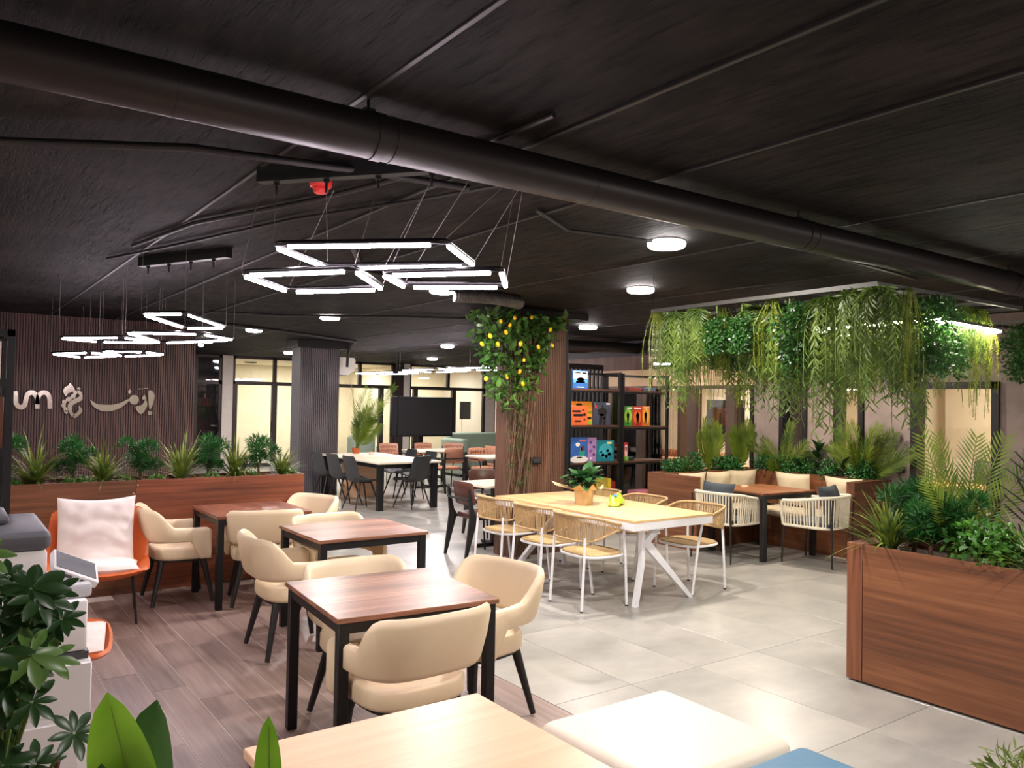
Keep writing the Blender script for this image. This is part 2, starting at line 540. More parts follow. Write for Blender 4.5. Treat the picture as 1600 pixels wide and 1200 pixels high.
def LG(cx, cy, d=0.0):
    X = 0.62453 + 0.00109923 * cx + 3.6333e-05 * cy + 8.3826e-08 * cx * cx + 1.25e-9 * cx * cy
    Z = 2.15203 + 5.5276e-05 * cx - 0.00131313 * cy + 1.515e-9 * cx * cx - 9.358e-08 * cx * cy
    return (X, 11.95 - d, Z)
def stroke(path, w):
    ws = w if isinstance(w, (list, tuple)) else [w] * len(path)
    l, r = [], []
    for i, p in enumerate(path):
        a = path[max(i - 1, 0)]; b = path[min(i + 1, len(path) - 1)]
        dx, dy = b[0] - a[0], b[1] - a[1]
        L = math.hypot(dx, dy) or 1
        nx, ny = -dy / L, dx / L
        l.append((p[0] + nx * ws[i] / 2, p[1] + ny * ws[i] / 2)); r.append((p[0] - nx * ws[i] / 2, p[1] - ny * ws[i] / 2))
    return l, r
def spl(path, k=6):
    out = []
    n = len(path)
    for i in range(n - 1):
        p0, p1, p2, p3 = path[max(i - 1, 0)], path[i], path[i + 1], path[min(i + 2, n - 1)]
        for j in range(k):
            s = j / k
            out.append(tuple(0.5 * (2 * p1[q] + (p2[q] - p0[q]) * s + (2 * p0[q] - 5 * p1[q] + 4 * p2[q] - p3[q]) * s * s + (3 * p1[q] - p0[q] - 3 * p2[q] + p3[q]) * s ** 3) for q in range(len(p1))))
    out.append(tuple(path[-1]))
    return out
def ribbon(mb, path, w, d=0.028):
    l, r = stroke(path, w)
    n = len(l)
    vs = [LG(*p) for p in l] + [LG(*p) for p in r] + [LG(*p, d) for p in l] + [LG(*p, d) for p in r]
    fs = []
    for i in range(n - 1):
        fs += [(2 * n + i, 2 * n + i + 1, 3 * n + i + 1, 3 * n + i), (i, n + i, n + i + 1, i + 1), (i, i + 1, 2 * n + i + 1, 2 * n + i), (n + i, 3 * n + i, 3 * n + i + 1, n + i + 1)]
    fs += [(0, 2 * n, 3 * n, n), (n - 1, 2 * n - 1, 4 * n - 1, 3 * n - 1)]
    mb.add(vs, fs)
def plate(mb, poly, d=0.028):
    mb.prism(poly, lambda a, b: LG(a, b, 0.0), lambda a, b: LG(a, b, d))
sign = thing('wall_logo', 'polished steel lettering and emblem mounted on the slat wall', 'sign')
m = MB()
ribbon(m, spl([(148, 316), (149, 400), (163, 450), (200, 470), (236, 448), (248, 400), (262, 350), (298, 328), (335, 345), (356, 395), (357, 484)]), 46)
ribbon(m, spl([(357, 440), (362, 390), (382, 345), (422, 328), (460, 348), (476, 400), (478, 484)]), 44)
m.build('letters', CHROME, sign)
m = MB(); ribbon(m, [(72, 302), (72, 345)], 40); ribbon(m, [(60, 345), (60, 470)], 26); m.build('letter_end', CHROME, sign)
m = MB()
plate(m, spl([(674, 236), (718, 300), (690, 322), (655, 335), (632, 362), (606, 320), (618, 282), (650, 262), (674, 236)])[:-1])
ribbon(m, spl([(722, 308), (716, 345), (685, 378), (635, 405), (608, 432), (618, 470), (642, 505)]), [18, 30, 40, 44, 44, 36] * 6 + [20])
ribbon(m, spl([(742, 305), (775, 350), (765, 388), (715, 412), (675, 445), (672, 500), (700, 555)]), [30] * 10 + [44] * 20 + [30] * 7)
plate(m, spl([(752, 448), (786, 490), (778, 525), (716, 575), (700, 545), (735, 520), (755, 490), (752, 448)])[:-1])
plate(m, [(755, 275), (776, 294), (756, 311), (735, 291)])
plate(m, [(630, 497), (653, 515), (636, 536), (611, 516)])
m.build('emblem', CHROME, sign)
m = MB()
plate(m, spl([(863, 395), (885, 450), (940, 492), (1010, 511), (1090, 500), (1165, 468), (1235, 408), (1225, 392), (1160, 425), (1080, 445), (1000, 446), (925, 436), (863, 395)])[:-1])
plate(m, [(1285 + 46 * math.cos(2 * PI * i / 20), 398 + 46 * math.sin(2 * PI * i / 20)) for i in range(20)])
plate(m, [(1242, 294), (1262, 322), (1242, 346), (1225, 326)])
plate(m, spl([(1395, 392), (1412, 455), (1352, 536), (1298, 470), (1360, 445), (1395, 392)])[:-1])
plate(m, [(1385, 345), (1404, 388), (1376, 402), (1358, 384)])
plate(m, spl([(1420, 312), (1452, 308), (1482, 356), (1466, 440), (1436, 490), (1424, 430), (1420, 312)])[:-1])
plate(m, [(1420, 505), (1462, 514), (1456, 540), (1418, 545)])
ribbon(m, [(1320, 297), (1370, 292), (1420, 286)], 6)
m.build('script_lettering', CHROME, sign)

# ------------------------------------------------------------------ glazed partition at the far end
PART = mat('brown_aluminium', (62, 52, 50), 0.45, 0.3, 0.06)
GL = glass('clear_glass')
GLD = glass('dim_glass', (150, 150, 165), 0.3)
WHITEP = mat('white_pillar', (226, 214, 205), 0.6, 0, 0.04)
wb_ = thing('wall_back', 'glazed office partition with brown frames at the far end', None, (0, 20, 0), kind='structure')
segs = [(3.0, 5.63), (5.88, 7.6), (7.6, 10.33), (10.8, 13.4), (13.7, 14.1)]
for a, b in segs:
    m = MB()
    m.box(a, b, -0.05, 0.05, 2.04, 2.13).box(a, b, -0.05, 0.05, CEIL - 0.06, CEIL).box(a, b, -0.05, 0.05, 0, 0.08)
    m.box(a, a + 0.07, -0.05, 0.05, 0, CEIL).box(b - 0.07, b, -0.05, 0.05, 0, CEIL)
    m.build('window_frame', PART, wb_, False)
for X in (6.95, 9.3, 12.1):
    MB().box(X - 0.04, X + 0.04, -0.05, 0.05, 2.13, CEIL).build('mullion', PART, wb_, False)
for X, z1 in ((5.0, 2.75), (5.95, 2.05), (6.95, 2.05), (9.95, 2.05), (11.02, 2.05), (12.3, 2.05)):
    MB().box(X - 0.06, X + 0.06, -0.06, 0.06, 0, z1).build('door_post', PART, wb_, False)
for X in (5.55, 6.85, 12.22):
    MB().tube([(X, -0.08, 1.15), (X, -0.13, 1.12), (X, -0.13, 0.9), (X, -0.08, 0.87)], 0.012, 8).build('door_handle', BLACK, wb_)
for a, b in [(3.07, 5.56), (5.95, 6.91), (6.99, 7.53), (7.67, 9.26), (9.34, 10.26), (10.87, 12.06), (12.14, 13.33)]:
    g = GLD if a < 5 else GL
    MB().box(a, b, -0.006, 0.006, 2.13, CEIL - 0.06).build('pane', g, wb_, False)
for a, b in [(3.07, 4.94), (5.06, 5.56), (6.01, 6.89), (7.01, 7.53), (7.67, 9.89), (10.01, 10.26), (11.08, 12.24), (12.36, 13.33)]:
    g = GLD if a < 5.5 else GL
    MB().box(a, b, -0.006, 0.006, 0.08, 2.04).build('pane', g, wb_, False)
for a, b, mm in ((5.63, 5.88, WHITEP), (10.6, 10.8, WHITEP), (10.33, 10.6, PART), (13.4, 13.7, WHITEP)):
    MB().box(a, b, -0.1, 0.1, 0, CEIL).build('pillar', mm, wb_, False)
off = thing('wall_office', 'cream office walls behind the glazed partition', None, (0, 0, 0), kind='structure')
MB().box(3.0, 14.1, 23.6, 23.7, 0, CEIL).build('office_wall', CREAMW, off, False)
MB().box(5.70, 5.80, 20.1, 23.6, 0, CEIL).build('office_divider', CREAMW, off, False)
MB().box(10.62, 10.72, 20.1, 23.6, 0, CEIL).build('office_divider', CREAMW, off, False)
MB().box(3.0, 14.1, 20.1, 23.6, 2.7, 2.72).build('office_ceiling', CREAMW, off, False)
for X, Y in ((6.9, 21.8), (12.0, 21.5)):
    v = tag(MB().lathe([(0.16, 0), (0.18, -0.02), (0.12, -0.035), (0.02, -0.03)][::-1], 24, (X, Y, 2.7)).build('ceiling_vent', BLACKP), 'round black vent in the %s office ceiling' % ('left' if X < 8 else 'right'), 'vent')
for X, Y, w in ((7.9, 22.0, 95), (11.6, 22.0, 75), (9.6, 21.8, 75), (12.9, 22.2, 60), (4.4, 22.5, 8)):
    area('office_light', (X, Y, 2.68), w, 0.5, 'SQUARE', (1, 0.92, 0.8))
scr = thing('office_screen', 'small dark screen on the office wall behind the big screen', 'screen', (12.95, 20.6, 1.3))
MB().rbox(-0.02, 0.36, 0, 0.05, -0.12, 0.42, 0.008, 1).build('screen_body', BLACKP, scr)
MB().cyl((0.05, 0.02, -0.12), (0.05, 0.02, -0.6), 0.006).build('cable', BLACKP, scr)

# ------------------------------------------------------------------ right wall: plaster with tall windows, then a glazed front
XR = 9.2
CONC = mottled('mauve_plaster', [(0.3, (108, 95, 90)), (0.5, (134, 119, 113)), (0.72, (156, 141, 133))], 1.6, 0.75, 0.12, 9, (1, 1, 1), 20)
wr = thing('wall_right', 'mauve grey plaster wall with tall black framed windows', None, (XR, 0, 0), kind='structure')
m = MB()
for a, b, z0, z1 in [(-2, 3.84, 0, CEIL), (3.84, 4.79, 2.02, CEIL), (4.79, 5.38, 0, CEIL), (5.38, 5.77, 2.6, CEIL), (5.77, 6.16, 0, CEIL), (6.16, 6.57, 2.6, CEIL), (6.57, 7.0, 0, CEIL)]:
    m.box(0, 0.14, a, b, z0, z1)
m.build('plaster', CONC, wr, False)
BF = mat('black_window_frame', (26, 24, 24), 0.4, 0.2)
for k, (a, b, zt, zm) in enumerate([(3.84, 4.79, 2.02, None), (5.38, 5.77, 2.6, 2.02), (6.16, 6.57, 2.6, 1.98)]):
    w = thing('window_%d' % (k + 1), ['wide black framed window behind the fan palms', 'narrow black framed window with a yellow lit room behind', 'narrow black framed window with a grey reflection'][k], None, (XR, 0, 0), kind='structure')
    fw = 0.075 if k == 0 else 0.06
    m = MB().box(-0.04, 0.15, a, a + fw, 0, zt).box(-0.04, 0.15, b - fw, b, 0, zt).box(-0.04, 0.15, a, b, zt - fw, zt)
    m.box(-0.02, 0.15, a, b, 0, 0.06)
    if zm:
        m.box(-0.02, 0.15, a, b, zm - 0.04, zm + 0.04)
    m.build('window_frame', BF, w, False)
    tops = [(0.06, zm - 0.04), (zm + 0.04, zt - fw)] if zm else [(0.06, zt - fw)]
    for z0, z1 in tops:
        MB().box(0.06, 0.07, a + fw, b - fw, z0, z1).build('pane', GL if k < 2 else GLD, w, False)
FAC = mat('facade_brown', (92, 74, 64), 0.45, 0.2, 0.08)
LINT = mottled('peach_lintel', [(0.3, (226, 190, 150)), (0.7, (238, 206, 168))], 2, 0.7, 0.05)
HEAD = wood('header_wood', (74, 46, 34), (100, 64, 46), (120, 80, 58), 'Z', 0.5)
wg = thing('wall_glazed', 'brown framed glass front beyond the banquette with a pale lintel', None, (XR, 0, 0), kind='structure')
MB().box(-0.02, 0.14, 7.0, 11.1, 2.01, 2.30).build('lintel', LINT, wg, False)
MB().box(-0.03, 0.14, 8.75, 11.1, 2.27, 2.5).build('wood_header', HEAD, wg, False)
MB().box(0.0, 0.14, 7.0, 11.1, 2.30, CEIL).build('upper_wall', BLKPAINT, wg, False)
for Y, w in ((7.03, 0.05), (7.4, 0.16), (8.12, 0.17), (8.36, 0.06), (9.2, 0.14), (10.0, 0.12), (11.0, 0.14)):
    MB().box(-0.02, 0.12, Y - w / 2, Y + w / 2, 0, 2.01).build('post', FAC if Y > 7.1 else BF, wg, False)
MB().box(-0.01, 0.12, 7.0, 11.1, 1.96, 2.01).box(-0.01, 0.12, 7.0, 11.1, 0, 0.08).build('rail', FAC, wg, False)
for a, b in ((7.06, 7.32), (7.48, 8.03), (8.39, 9.13), (9.27, 9.94), (10.06, 10.93)):
    MB().box(0.05, 0.06, a, b, 0.08, 1.96).build('pane', GL, wg, False)
SR = thing('wall_side_room', 'cream walls of the room behind the right hand windows', None, (0, 0, 0), kind='structure')
GREYW = mottled('grey_beige_wall', [(0.3, (176, 158, 138)), (0.7, (196, 178, 156))], 1.5, 0.75, 0.05)
MB().box(12.6, 12.7, 2.5, 11.2, 0, CEIL).build('room_wall', CREAMW, SR, False)
MB().box(9.35, 12.6, 2.5, 2.6, 0, CEIL).build('room_wall', CREAMW, SR, False)
MB().box(9.35, 12.6, 6.85, 6.95, 0, CEIL).build('room_divider', GREYW, SR, False)
MB().box(9.35, 12.6, 11.1, 11.2, 0, CEIL).build('room_wall', GREYW, SR, False)
MB().box(9.35, 12.6, 2.6, 11.1, 0.0, 0.01).build('room_floor', GREYW, SR, False)
MB().box(9.34, 12.6, 2.6, 11.1, 2.68, 2.7).build('room_ceiling', CREAMW, SR, False)
MB().box(12.3, 12.58, 4.9, 5.9, 0, 2.3).build('wall_panel', GREYW, SR, False)
area('room_light', (11.0, 4.6, 2.66), 120, 0.4, 'SQUARE', (1, 0.86, 0.66))
area('room_light', (10.8, 9.0, 2.66), 170, 0.4, 'SQUARE', (1, 0.86, 0.72))
# outer shell that the camera does not see, only the bounce of its pale paint
SH = mottled('pale_wall', [(0.3, (196, 186, 178)), (0.7, (210, 200, 190))], 1.0, 0.8, 0.05)
ws = struct(MB().box(-2.6, -2.5, -2.1, 12.2, 0, CEIL).build('wall_side', SH, None, False)); ws['label'] = 'pale side wall left of the view'
wn = struct(MB().box(-2.6, 9.3, -2.2, -2.1, 0, CEIL).build('wall_near', SH, None, False)); wn['label'] = 'pale wall behind the viewpoint'
wf = struct(MB().box(14.1, 14.2, 11.1, 24, 0, CEIL).build('wall_far_side', SH, None, False)); wf['label'] = 'pale wall at the far right of the hall'
wc = struct(MB().box(9.2, 14.2, 11.2, 11.3, 0, CEIL).build('wall_corner', SH, None, False)); wc['label'] = 'pale wall returning beyond the glazed front'
wd = struct(MB().box(2.9, 3.0, 12.15, 20, 0, CEIL).build('wall_corridor', SH, None, False)); wd['label'] = 'pale corridor wall behind the slat wall'

# ------------------------------------------------------------------ lamps
LAMPE = emit('lamp_diffuser', (255, 246, 244), 30)
TRIMW = mat('lamp_rim', (230, 228, 226), 0.4)
lamp_body = mesh_of(MB().lathe([(0.02, 0.0), (0.115, 0.0), (0.118, -0.006), (0.116, -0.014), (0.02, -0.014)], 28), 'lamp_body', TRIMW)
lamp_diff = mesh_of(MB().lathe([(0.118, -0.012), (0.121, -0.02), (0.119, -0.034), (0.108, -0.045), (0.07, -0.051), (0.005, -0.053)], 28), 'diffuser', LAMPE)
def round_lamp(x, y, label, w=1.0, z=CEIL, col=(1, 0.95, 0.93), group='round ceiling lamps'):
    t = thing('round_ceiling_lamp', label, 'ceiling lamp', (x, y, z), 0, group)
    put('lamp_body', lamp_body, t); put('diffuser', lamp_diff, t)
    l = area('lamp_light', (0, 0, -0.058), LAMP_W * w, 0.2, 'DISK', col)
    l.parent = t
    return t
round_lamp(3.73, 3.52, 'largest bright round ceiling lamp, just under the long duct', 1.2, col=(1, 0.93, 0.85))
round_lamp(5.05, 5.07, 'round ceiling lamp above the pale wood dining table', 1.2, col=(1, 0.92, 0.82))
round_lamp(3.76, 6.34, 'round ceiling lamp at the end of the ribbed flexible duct', 1.1)
round_lamp(3.95, 9.4, 'round ceiling lamp above the aisle, right of the grey column', 1.1)
round_lamp(3.83, 11.97, 'round ceiling lamp above the aisle, left of the grey column', 1.0)
round_lamp(3.93, 15.0, 'small distant ceiling lamp by the end of the slat wall', 0.8)
for x, y, w in ((3.75, 0.7, 0.95), (1.3, 0.5, 0.4), (6.4, 0.6, 1.1), (-1.2, 3.2, 0.9), (-1.2, 6.6, 0.7)):  # extra unseen lamps, added to light the foreground
    round_lamp(x, y, 'added round ceiling lamp outside the view, lighting the foreground', w, col=(1, 0.94, 0.88))
round_lamp(7.9, 5.7, 'round ceiling lamp above the banquette, hidden by the hanging plants', 1.2, col=(1, 0.88, 0.72))
round_lamp(7.0, 8.0, 'round ceiling lamp above the board game shelves', 0.6, col=(1, 0.9, 0.78))
round_lamp(7.6, 12.6, 'round ceiling lamp above the tan chairs', 1.2)
round_lamp(9.6, 16.6, 'round ceiling lamp above the big screen', 1.2)
round_lamp(6.3, 17.2, 'round ceiling lamp in front of the office partition', 0.9)
def disc_pendant(x, y, z, label):
    t = thing('disc_pendant', label, 'pendant lamp', (x, y, z))
    put('lamp_body', lamp_body, t, scale=(1, 1, 0.6)); put('diffuser', lamp_diff, t, scale=(1, 1, 0.6))
    MB().cyl((0, 0, 0), (0, 0, CEIL - z), 0.003, n=5).build('wire', BLACK, t)
disc_pendant(8.62, 8.2, 2.33, 'white disc pendant in front of the pale lintel')
disc_pendant(9.6, 17.0, 2.28, 'white disc pendant among the far light tubes')
t = thing('ceiling_spotlight', 'small white spotlight by the end of the slat wall', 'spotlight', (3.6, 14.0, CEIL))
MB().cyl((0, 0, 0), (0, 0, -0.06), 0.02).build('spot_stem', TRIMW, t)
MB().cyl((0, 0, -0.05), (-0.03, -0.06, -0.16), 0.035, 0.05).build('spot_head', TRIMW, t)
MB().cyl((-0.03, -0.06, -0.16), (-0.032, -0.064, -0.165), 0.042, 0.042).build('spot_lens', LAMPE, t)

LEDM = emit('led_tube', (255, 238, 250), LED_E)
TUBEB = mat('pendant_black', (26, 25, 27), 0.3, 0.5)
def rect_pendant(corners, z, label, group=None, wires=None, top=CEIL, r=0.0115, fill=(0.09, 0.91), fm=None, lm=None):
    c = Vector((sum(p[0] for p in corners) / 4, sum(p[1] for p in corners) / 4, 0))
    t = thing('rectangular_pendant_light', label, 'pendant light', (c.x, c.y, z), 0, group)
    P = [Vector((p[0], p[1], 0)) - c for p in corners]
    path = []
    for i in range(4):
        a, b, d = P[i - 1], P[i], P[(i + 1) % 4]
        e1 = (a - b).normalized(); e2 = (d - b).normalized()
        rr = 0.045
        for k in range(5):
            s = k / 4
            path.append(b + e1 * rr * (1 - s) ** 2 + e2 * rr * s ** 2)
    MB().tube(path, r, 10, closed=True).build('tube_frame', fm or TUBEB, t)
    for i in range(4):
        a, b = P[i], P[(i + 1) % 4]
        q0, q1 = a.lerp(b, fill[0]), a.lerp(b, fill[1])
        dz = Vector((0, 0, -0.014))
        MB().cyl(q0 + dz, q1 + dz, r * 0.85, n=10).build('led_strip', lm or LEDM, t)
    for i, p in enumerate(P):
        q = wires[i] if wires else None
        e = (Vector((q[0], q[1], 0)) - c + Vector((0, 0, q[2] - z))) if q else p + Vector((0, 0, top - z))
        MB().tube([p + Vector((0, 0, 0.01)), e], 0.0016, 5).build('wire', mat('wire_grey', (120, 112, 115), 0.5, 0.5), t)
    return t
def canopy(a, b, z, label, n=4):
    t = thing('pendant_mounting_bar', label, 'mounting bar', (a[0], a[1], z))
    d = Vector((b[0] - a[0], b[1] - a[1], 0))
    MB().bar((0, 0, 0.045), tuple(d + Vector((0, 0, 0.045))), 0.055, 0.07).build('bar', BLACK, t)
    for i in range(n):
        p = d * ((i + 0.35) / n)
        MB().cyl((p.x, p.y, 0.012), (p.x, p.y, -0.05), 0.008, 0.005, 8).cyl((p.x, p.y, 0.012), (p.x, p.y, -0.005), 0.014, n=8).build('cable_grip', BLACK, t)
    return t
canopy((1.16, 3.60), (1.95, 2.64), CEIL - 0.08, 'black bar holding the big pendant light near the duct', 5)
barp = lambda s: (1.16 + 0.79 * s, 3.60 - 0.96 * s, CEIL - 0.12)
rect_pendant([(1.031, 3.02), (1.517, 2.539), (1.858, 2.866), (1.389, 3.345)], 2.30, 'highest and widest rectangle of the big pendant light near the duct', 'big pendant near the duct', [barp(.07), barp(.95), barp(1.0), barp(.27)])
rect_pendant([(0.98, 3.24), (1.285, 2.83), (1.60, 3.22), (1.305, 3.59)], 2.211, 'lower left rectangle of the big pendant light near the duct', 'big pendant near the duct', [barp(.0), barp(.47), barp(.66), barp(.3)])
rect_pendant([(1.43, 2.88), (1.742, 2.50), (1.985, 2.81), (1.653, 3.11)], 2.216, 'lower right rectangle of the big pendant light near the duct', 'big pendant near the duct', [barp(.66), barp(.97), barp(1.0), barp(.8)])
canopy((1.22, 6.52), (1.62, 5.65), CEIL - 0.08, 'black bar holding the pendant lights before the slat wall', 4)
G2 = 'pendant rectangles before the slat wall'
rect_pendant([(1.158, 6.13), (1.391, 5.873), (1.938, 6.795), (1.687, 7.11)], 2.30, 'small upper right rectangle of the pendant before the slat wall', G2)
rect_pendant([(1.22, 7.07), (1.74, 6.76), (2.12, 7.18), (1.73, 8.18)], 2.232, 'middle rectangle of the pendant before the slat wall', G2)
rect_pendant([(0.88, 8.30), (1.31, 7.73), (1.70, 8.15), (1.245, 8.54)], 2.234, 'left rectangle of the pendant before the slat wall', G2)
rect_pendant([(0.98, 9.91), (1.26, 9.25), (1.62, 9.63), (1.36, 10.53)], 2.16, 'lowest left rectangle of the pendant before the slat wall', G2)
rect_pendant([(1.32, 8.87), (1.67, 8.60), (1.93, 8.98), (1.66, 9.76)], 2.16, 'lowest right rectangle of the pendant before the slat wall', G2)
G3 = 'light tubes over the far seating'
rect_pendant([(7.3, 16.0), (7.45, 14.3), (8.1, 14.5), (7.95, 16.2)], 2.30, 'far rectangular light tubes in front of the big screen, left', G3)
rect_pendant([(7.1, 13.5), (7.25, 12.4), (8.1, 12.6), (7.95, 13.7)], 2.30, 'far rectangular light tubes in front of the big screen, middle', G3)
rect_pendant([(6.95, 11.6), (7.2, 10.5), (7.9, 10.7), (7.65, 11.8)], 2.28, 'far rectangular light tubes beside the lemon column', G3)
# red alarm
t = thing('fire_alarm', 'red round fire alarm on the ceiling behind the big pendant', 'alarm', (1.46, 3.62, CEIL))
RED = mat('red_plastic', (214, 44, 44), 0.4, 0, 0.05)
MB().lathe([(0.045, -0.035), (0.05, -0.03), (0.055, -0.018), (0.055, 0.0)], 24).build('alarm_base', RED, t)
MB().lathe([(0.005, -0.062), (0.03, -0.06), (0.036, -0.05), (0.036, -0.034)], 20).build('alarm_sounder', RED, t)
# ------------------------------------------------------------------ furniture builders
def sstep(a, b, x):
    t = max(0.0, min(1.0, (x - a) / (b - a)))
    return t * t * (3 - 2 * t)
def upath(w, yf, yb, ys, n):
    """U shaped plan curve from the front left end round the back to the front right end; returns points and outward normals"""
    pts = []
    k = max(3, n // 4)
    for i in range(k):
        pts.append((-w, yf + (ys - yf) * i / k))
    for i in range(n + 1):
        a = PI * i / n
        c, s_ = math.cos(a), math.sin(a)
        e = 0.55
        pts.append((-w * math.copysign(abs(c) ** e, c), ys + (yb - ys) * abs(s_) ** e))
    for i in range(k - 1, -1, -1):
        pts.append((w, yf + (ys - yf) * i / k))
    out = []
    for i, p in enumerate(pts):
        a, b = pts[max(i - 1, 0)], pts[min(i + 1, len(pts) - 1)]
        dx, dy = b[0] - a[0], b[1] - a[1]
        L = math.hypot(dx, dy) or 1
        out.append((p[0], p[1], dy / L * -1 * -1 if False else dy / L, -dx / L))
    # orient outward
    res = []
    for x, y, nx, ny in out:
        if nx * x + ny * (y - 0.05) < 0:
            nx, ny = -nx, -ny
        res.append((x, y, nx, ny))
    return res
def slab(mb, w, d0, d1, z0, z1, e=0.5, dome=0.012, n=32, round_=0.025):
    """rounded seat: superellipse plan, rounded rim, slightly domed top"""
    cy, hd = (d0 + d1) / 2, (d1 - d0) / 2
    def ring(k, z):
        r = []
        for j in range(n):
            a = 2 * PI * j / n
            c, s_ = math.cos(a), math.sin(a)
            r.append((math.copysign(abs(c) ** e, c) * (w - k), cy + math.copysign(abs(s_) ** e, s_) * (hd - k), z))
        return r
    rr = round_
    mb.loft([ring(rr, z0), ring(rr * 0.3, z0 + rr * 0.3), ring(0, z0 + rr), ring(0, z1 - rr), ring(rr * 0.3, z1 - rr * 0.3), ring(rr, z1), ring(w * 0.5, z1 + dome * 0.8), ring(w * 0.9, z1 + dome)])
    return mb

# --- cream armchair
def make_armchair():
    t = thing('cream_armchair', '-', 'armchair', (0, 0, 0))
    P = upath(0.275, 0.20, -0.27, 0.0, 22)
    rings = []
    N = len(P)
    for i, (x, y, nx, ny) in enumerate(P):
        b = sstep(-0.07, -0.235, y)
        top = 0.635 + 0.165 * b
        bot = 0.52 - 0.145 * sstep(0.05, 0.11, y)
        endk = min(i, N - 1 - i)
        th = 0.05
        if endk == 0:
            th = 0.032; top -= 0.02
        lean = 0.055 * b
        prof = []
        for (u, v) in [(-.5, .12), (-.5, .5), (-.5, .86), (-.3, .965), (0, 1.0), (.3, .965), (.5, .86), (.5, .5), (.5, .12), (.3, .03), (0, 0), (-.3, .03)]:
            z = bot + (top - bot) * v
            k = u * th + lean * (v ** 1.3) + 0.012 * math.sin(PI * v) * b
            prof.append((x + nx * k, y + ny * k, z))
        rings.append(prof)
    MB().loft(rings).build('back_shell', CREAM, t, True, 50)
    slab(MB(), 0.255, -0.225, 0.25, 0.37, 0.475, 0.6).build('seat_cushion', CREAM, t, True, 60)
    slab(MB(), 0.22, -0.2, 0.21, 0.35, 0.372, 0.6, 0, 24, 0.005).build('seat_base', BLKW, t)
    for sx in (-1, 1):
        for sy in (-1, 1):
            MB().tube([(sx * 0.17, sy * 0.16, 0.37), (sx * 0.245, sy * 0.235, 0.012)], [0.027, 0.016], 12).build('leg', BLKW, t)
            
    return t
ac0 = make_armchair()
def clone_or_first(state, root, loc, rz, label, group):
    if not state:
        state.append(1)
        root.location = loc; root.rotation_euler = (0, 0, R(rz)); root['label'] = label; root['group'] = group
        return root
    return dup(root, loc, rz, label, group)
_s = []
for x, y, rz, lb in [
    (1.765, 3.25, 3, 'cream armchair with its back to the viewer at the nearest walnut table'),
    (2.40, 3.66, 102, 'cream armchair on the right of the nearest walnut table'),
    (1.93, 3.93, 180, 'cream armchair at the far side of the nearest walnut table'),
    (2.00, 5.30, -92, 'cream armchair on the left of the middle walnut table'),
    (2.52, 5.70, 183, 'cream armchair at the far side of the middle walnut table'),
    (2.26, 6.70, -14, 'cream armchair with its back to the viewer at the farthest walnut table'),
    (1.68, 7.10, -92, 'cream armchair beside the orange lounge chair'),
    (2.70, 7.12, 112, 'cream armchair at the right of the farthest walnut table'),
]:
    clone_or_first(_s, ac0, (x, y, 0), rz, lb, 'cream armchairs at the walnut tables')

# --- square walnut tables
def square_table(label, c, w, d, h, rz, top, group, leg=0.05, th=0.024):
    t = thing('square_table', label, 'table', (c[0], c[1], 0), rz, group)
    MB().rbox(-w / 2, w / 2, -d / 2, d / 2, h - th, h, 0.003, 1).build('tabletop', top, t)
    i = leg / 2 + 0.012
    for sx in (-1, 1):
        for sy in (-1, 1):
            x, y = sx * (w / 2 - i), sy * (d / 2 - i)
            MB().rbox(x - leg / 2, x + leg / 2, y - leg / 2, y + leg / 2, 0, h - th - 0.0005, 0.003, 1).build('leg', BLACK, t)
    for s in (-1, 1):
        y = s * (d / 2 - i)
        MB().box(-w / 2 + i + leg / 2, w / 2 - i - leg / 2, y - 0.02, y + 0.02, h - th - 0.05, h - th).build('apron_rail', BLACK, t, False)
        x = s * (w / 2 - i)
        MB().box(x - 0.02, x + 0.02, -d / 2 + i + leg / 2, d / 2 - i - leg / 2, h - th - 0.05, h - th).build('apron_rail', BLACK, t, False)
    return t
GT = 'walnut topped square tables'
square_table('nearest walnut square table with black steel legs', (1.868, 3.62), 0.815, 0.815, 0.75, -4.5, WALNUT, GT)
square_table('middle walnut square table, second from the viewer', (2.53, 5.50), 0.84, 0.79, 0.75, 0, WALNUT, GT)
square_table('farthest walnut square table, beside the long planter', (2.23, 6.93), 0.79, 0.79, 0.75, 0, WALNUTY, GT)
square_table('pale wood table at the bottom edge, beside the cream pouf', (1.08, 1.84), 0.76, 0.70, 0.75, 0, OAK, 'pale table', 0.045, 0.028)
# --- poufs
CREAMP = mat('pouf_cream', (226, 212, 192), 0.5, 0, 0.02, 4, 0.04)
BLUEP = mat('pouf_blue', (78, 120, 148), 0.5, 0, 0.03, 4, 0.04)
t = thing('square_pouf', 'cream upholstered square pouf beside the pale table', 'pouf', (2.215, 2.075, 0), 0, 'square poufs')
MB().rbox(-0.345, 0.345, -0.328, 0.328, 0.03, 0.5, 0.05, 4).build('upholstery', CREAMP, t, True, 60)
MB().box(-0.28, 0.28, -0.28, 0.28, 0, 0.03).build('plinth', BLACKP, t, False)
t = thing('square_pouf', 'blue upholstered square pouf at the bottom edge', 'pouf', (2.215, 1.405, 0), 0, 'square poufs')
MB().rbox(-0.345, 0.345, -0.328, 0.328, 0.03, 0.5, 0.05, 4).build('upholstery', BLUEP, t, True, 60)
MB().box(-0.28, 0.28, -0.28, 0.28, 0, 0.03).build('plinth', BLACKP, t, False)

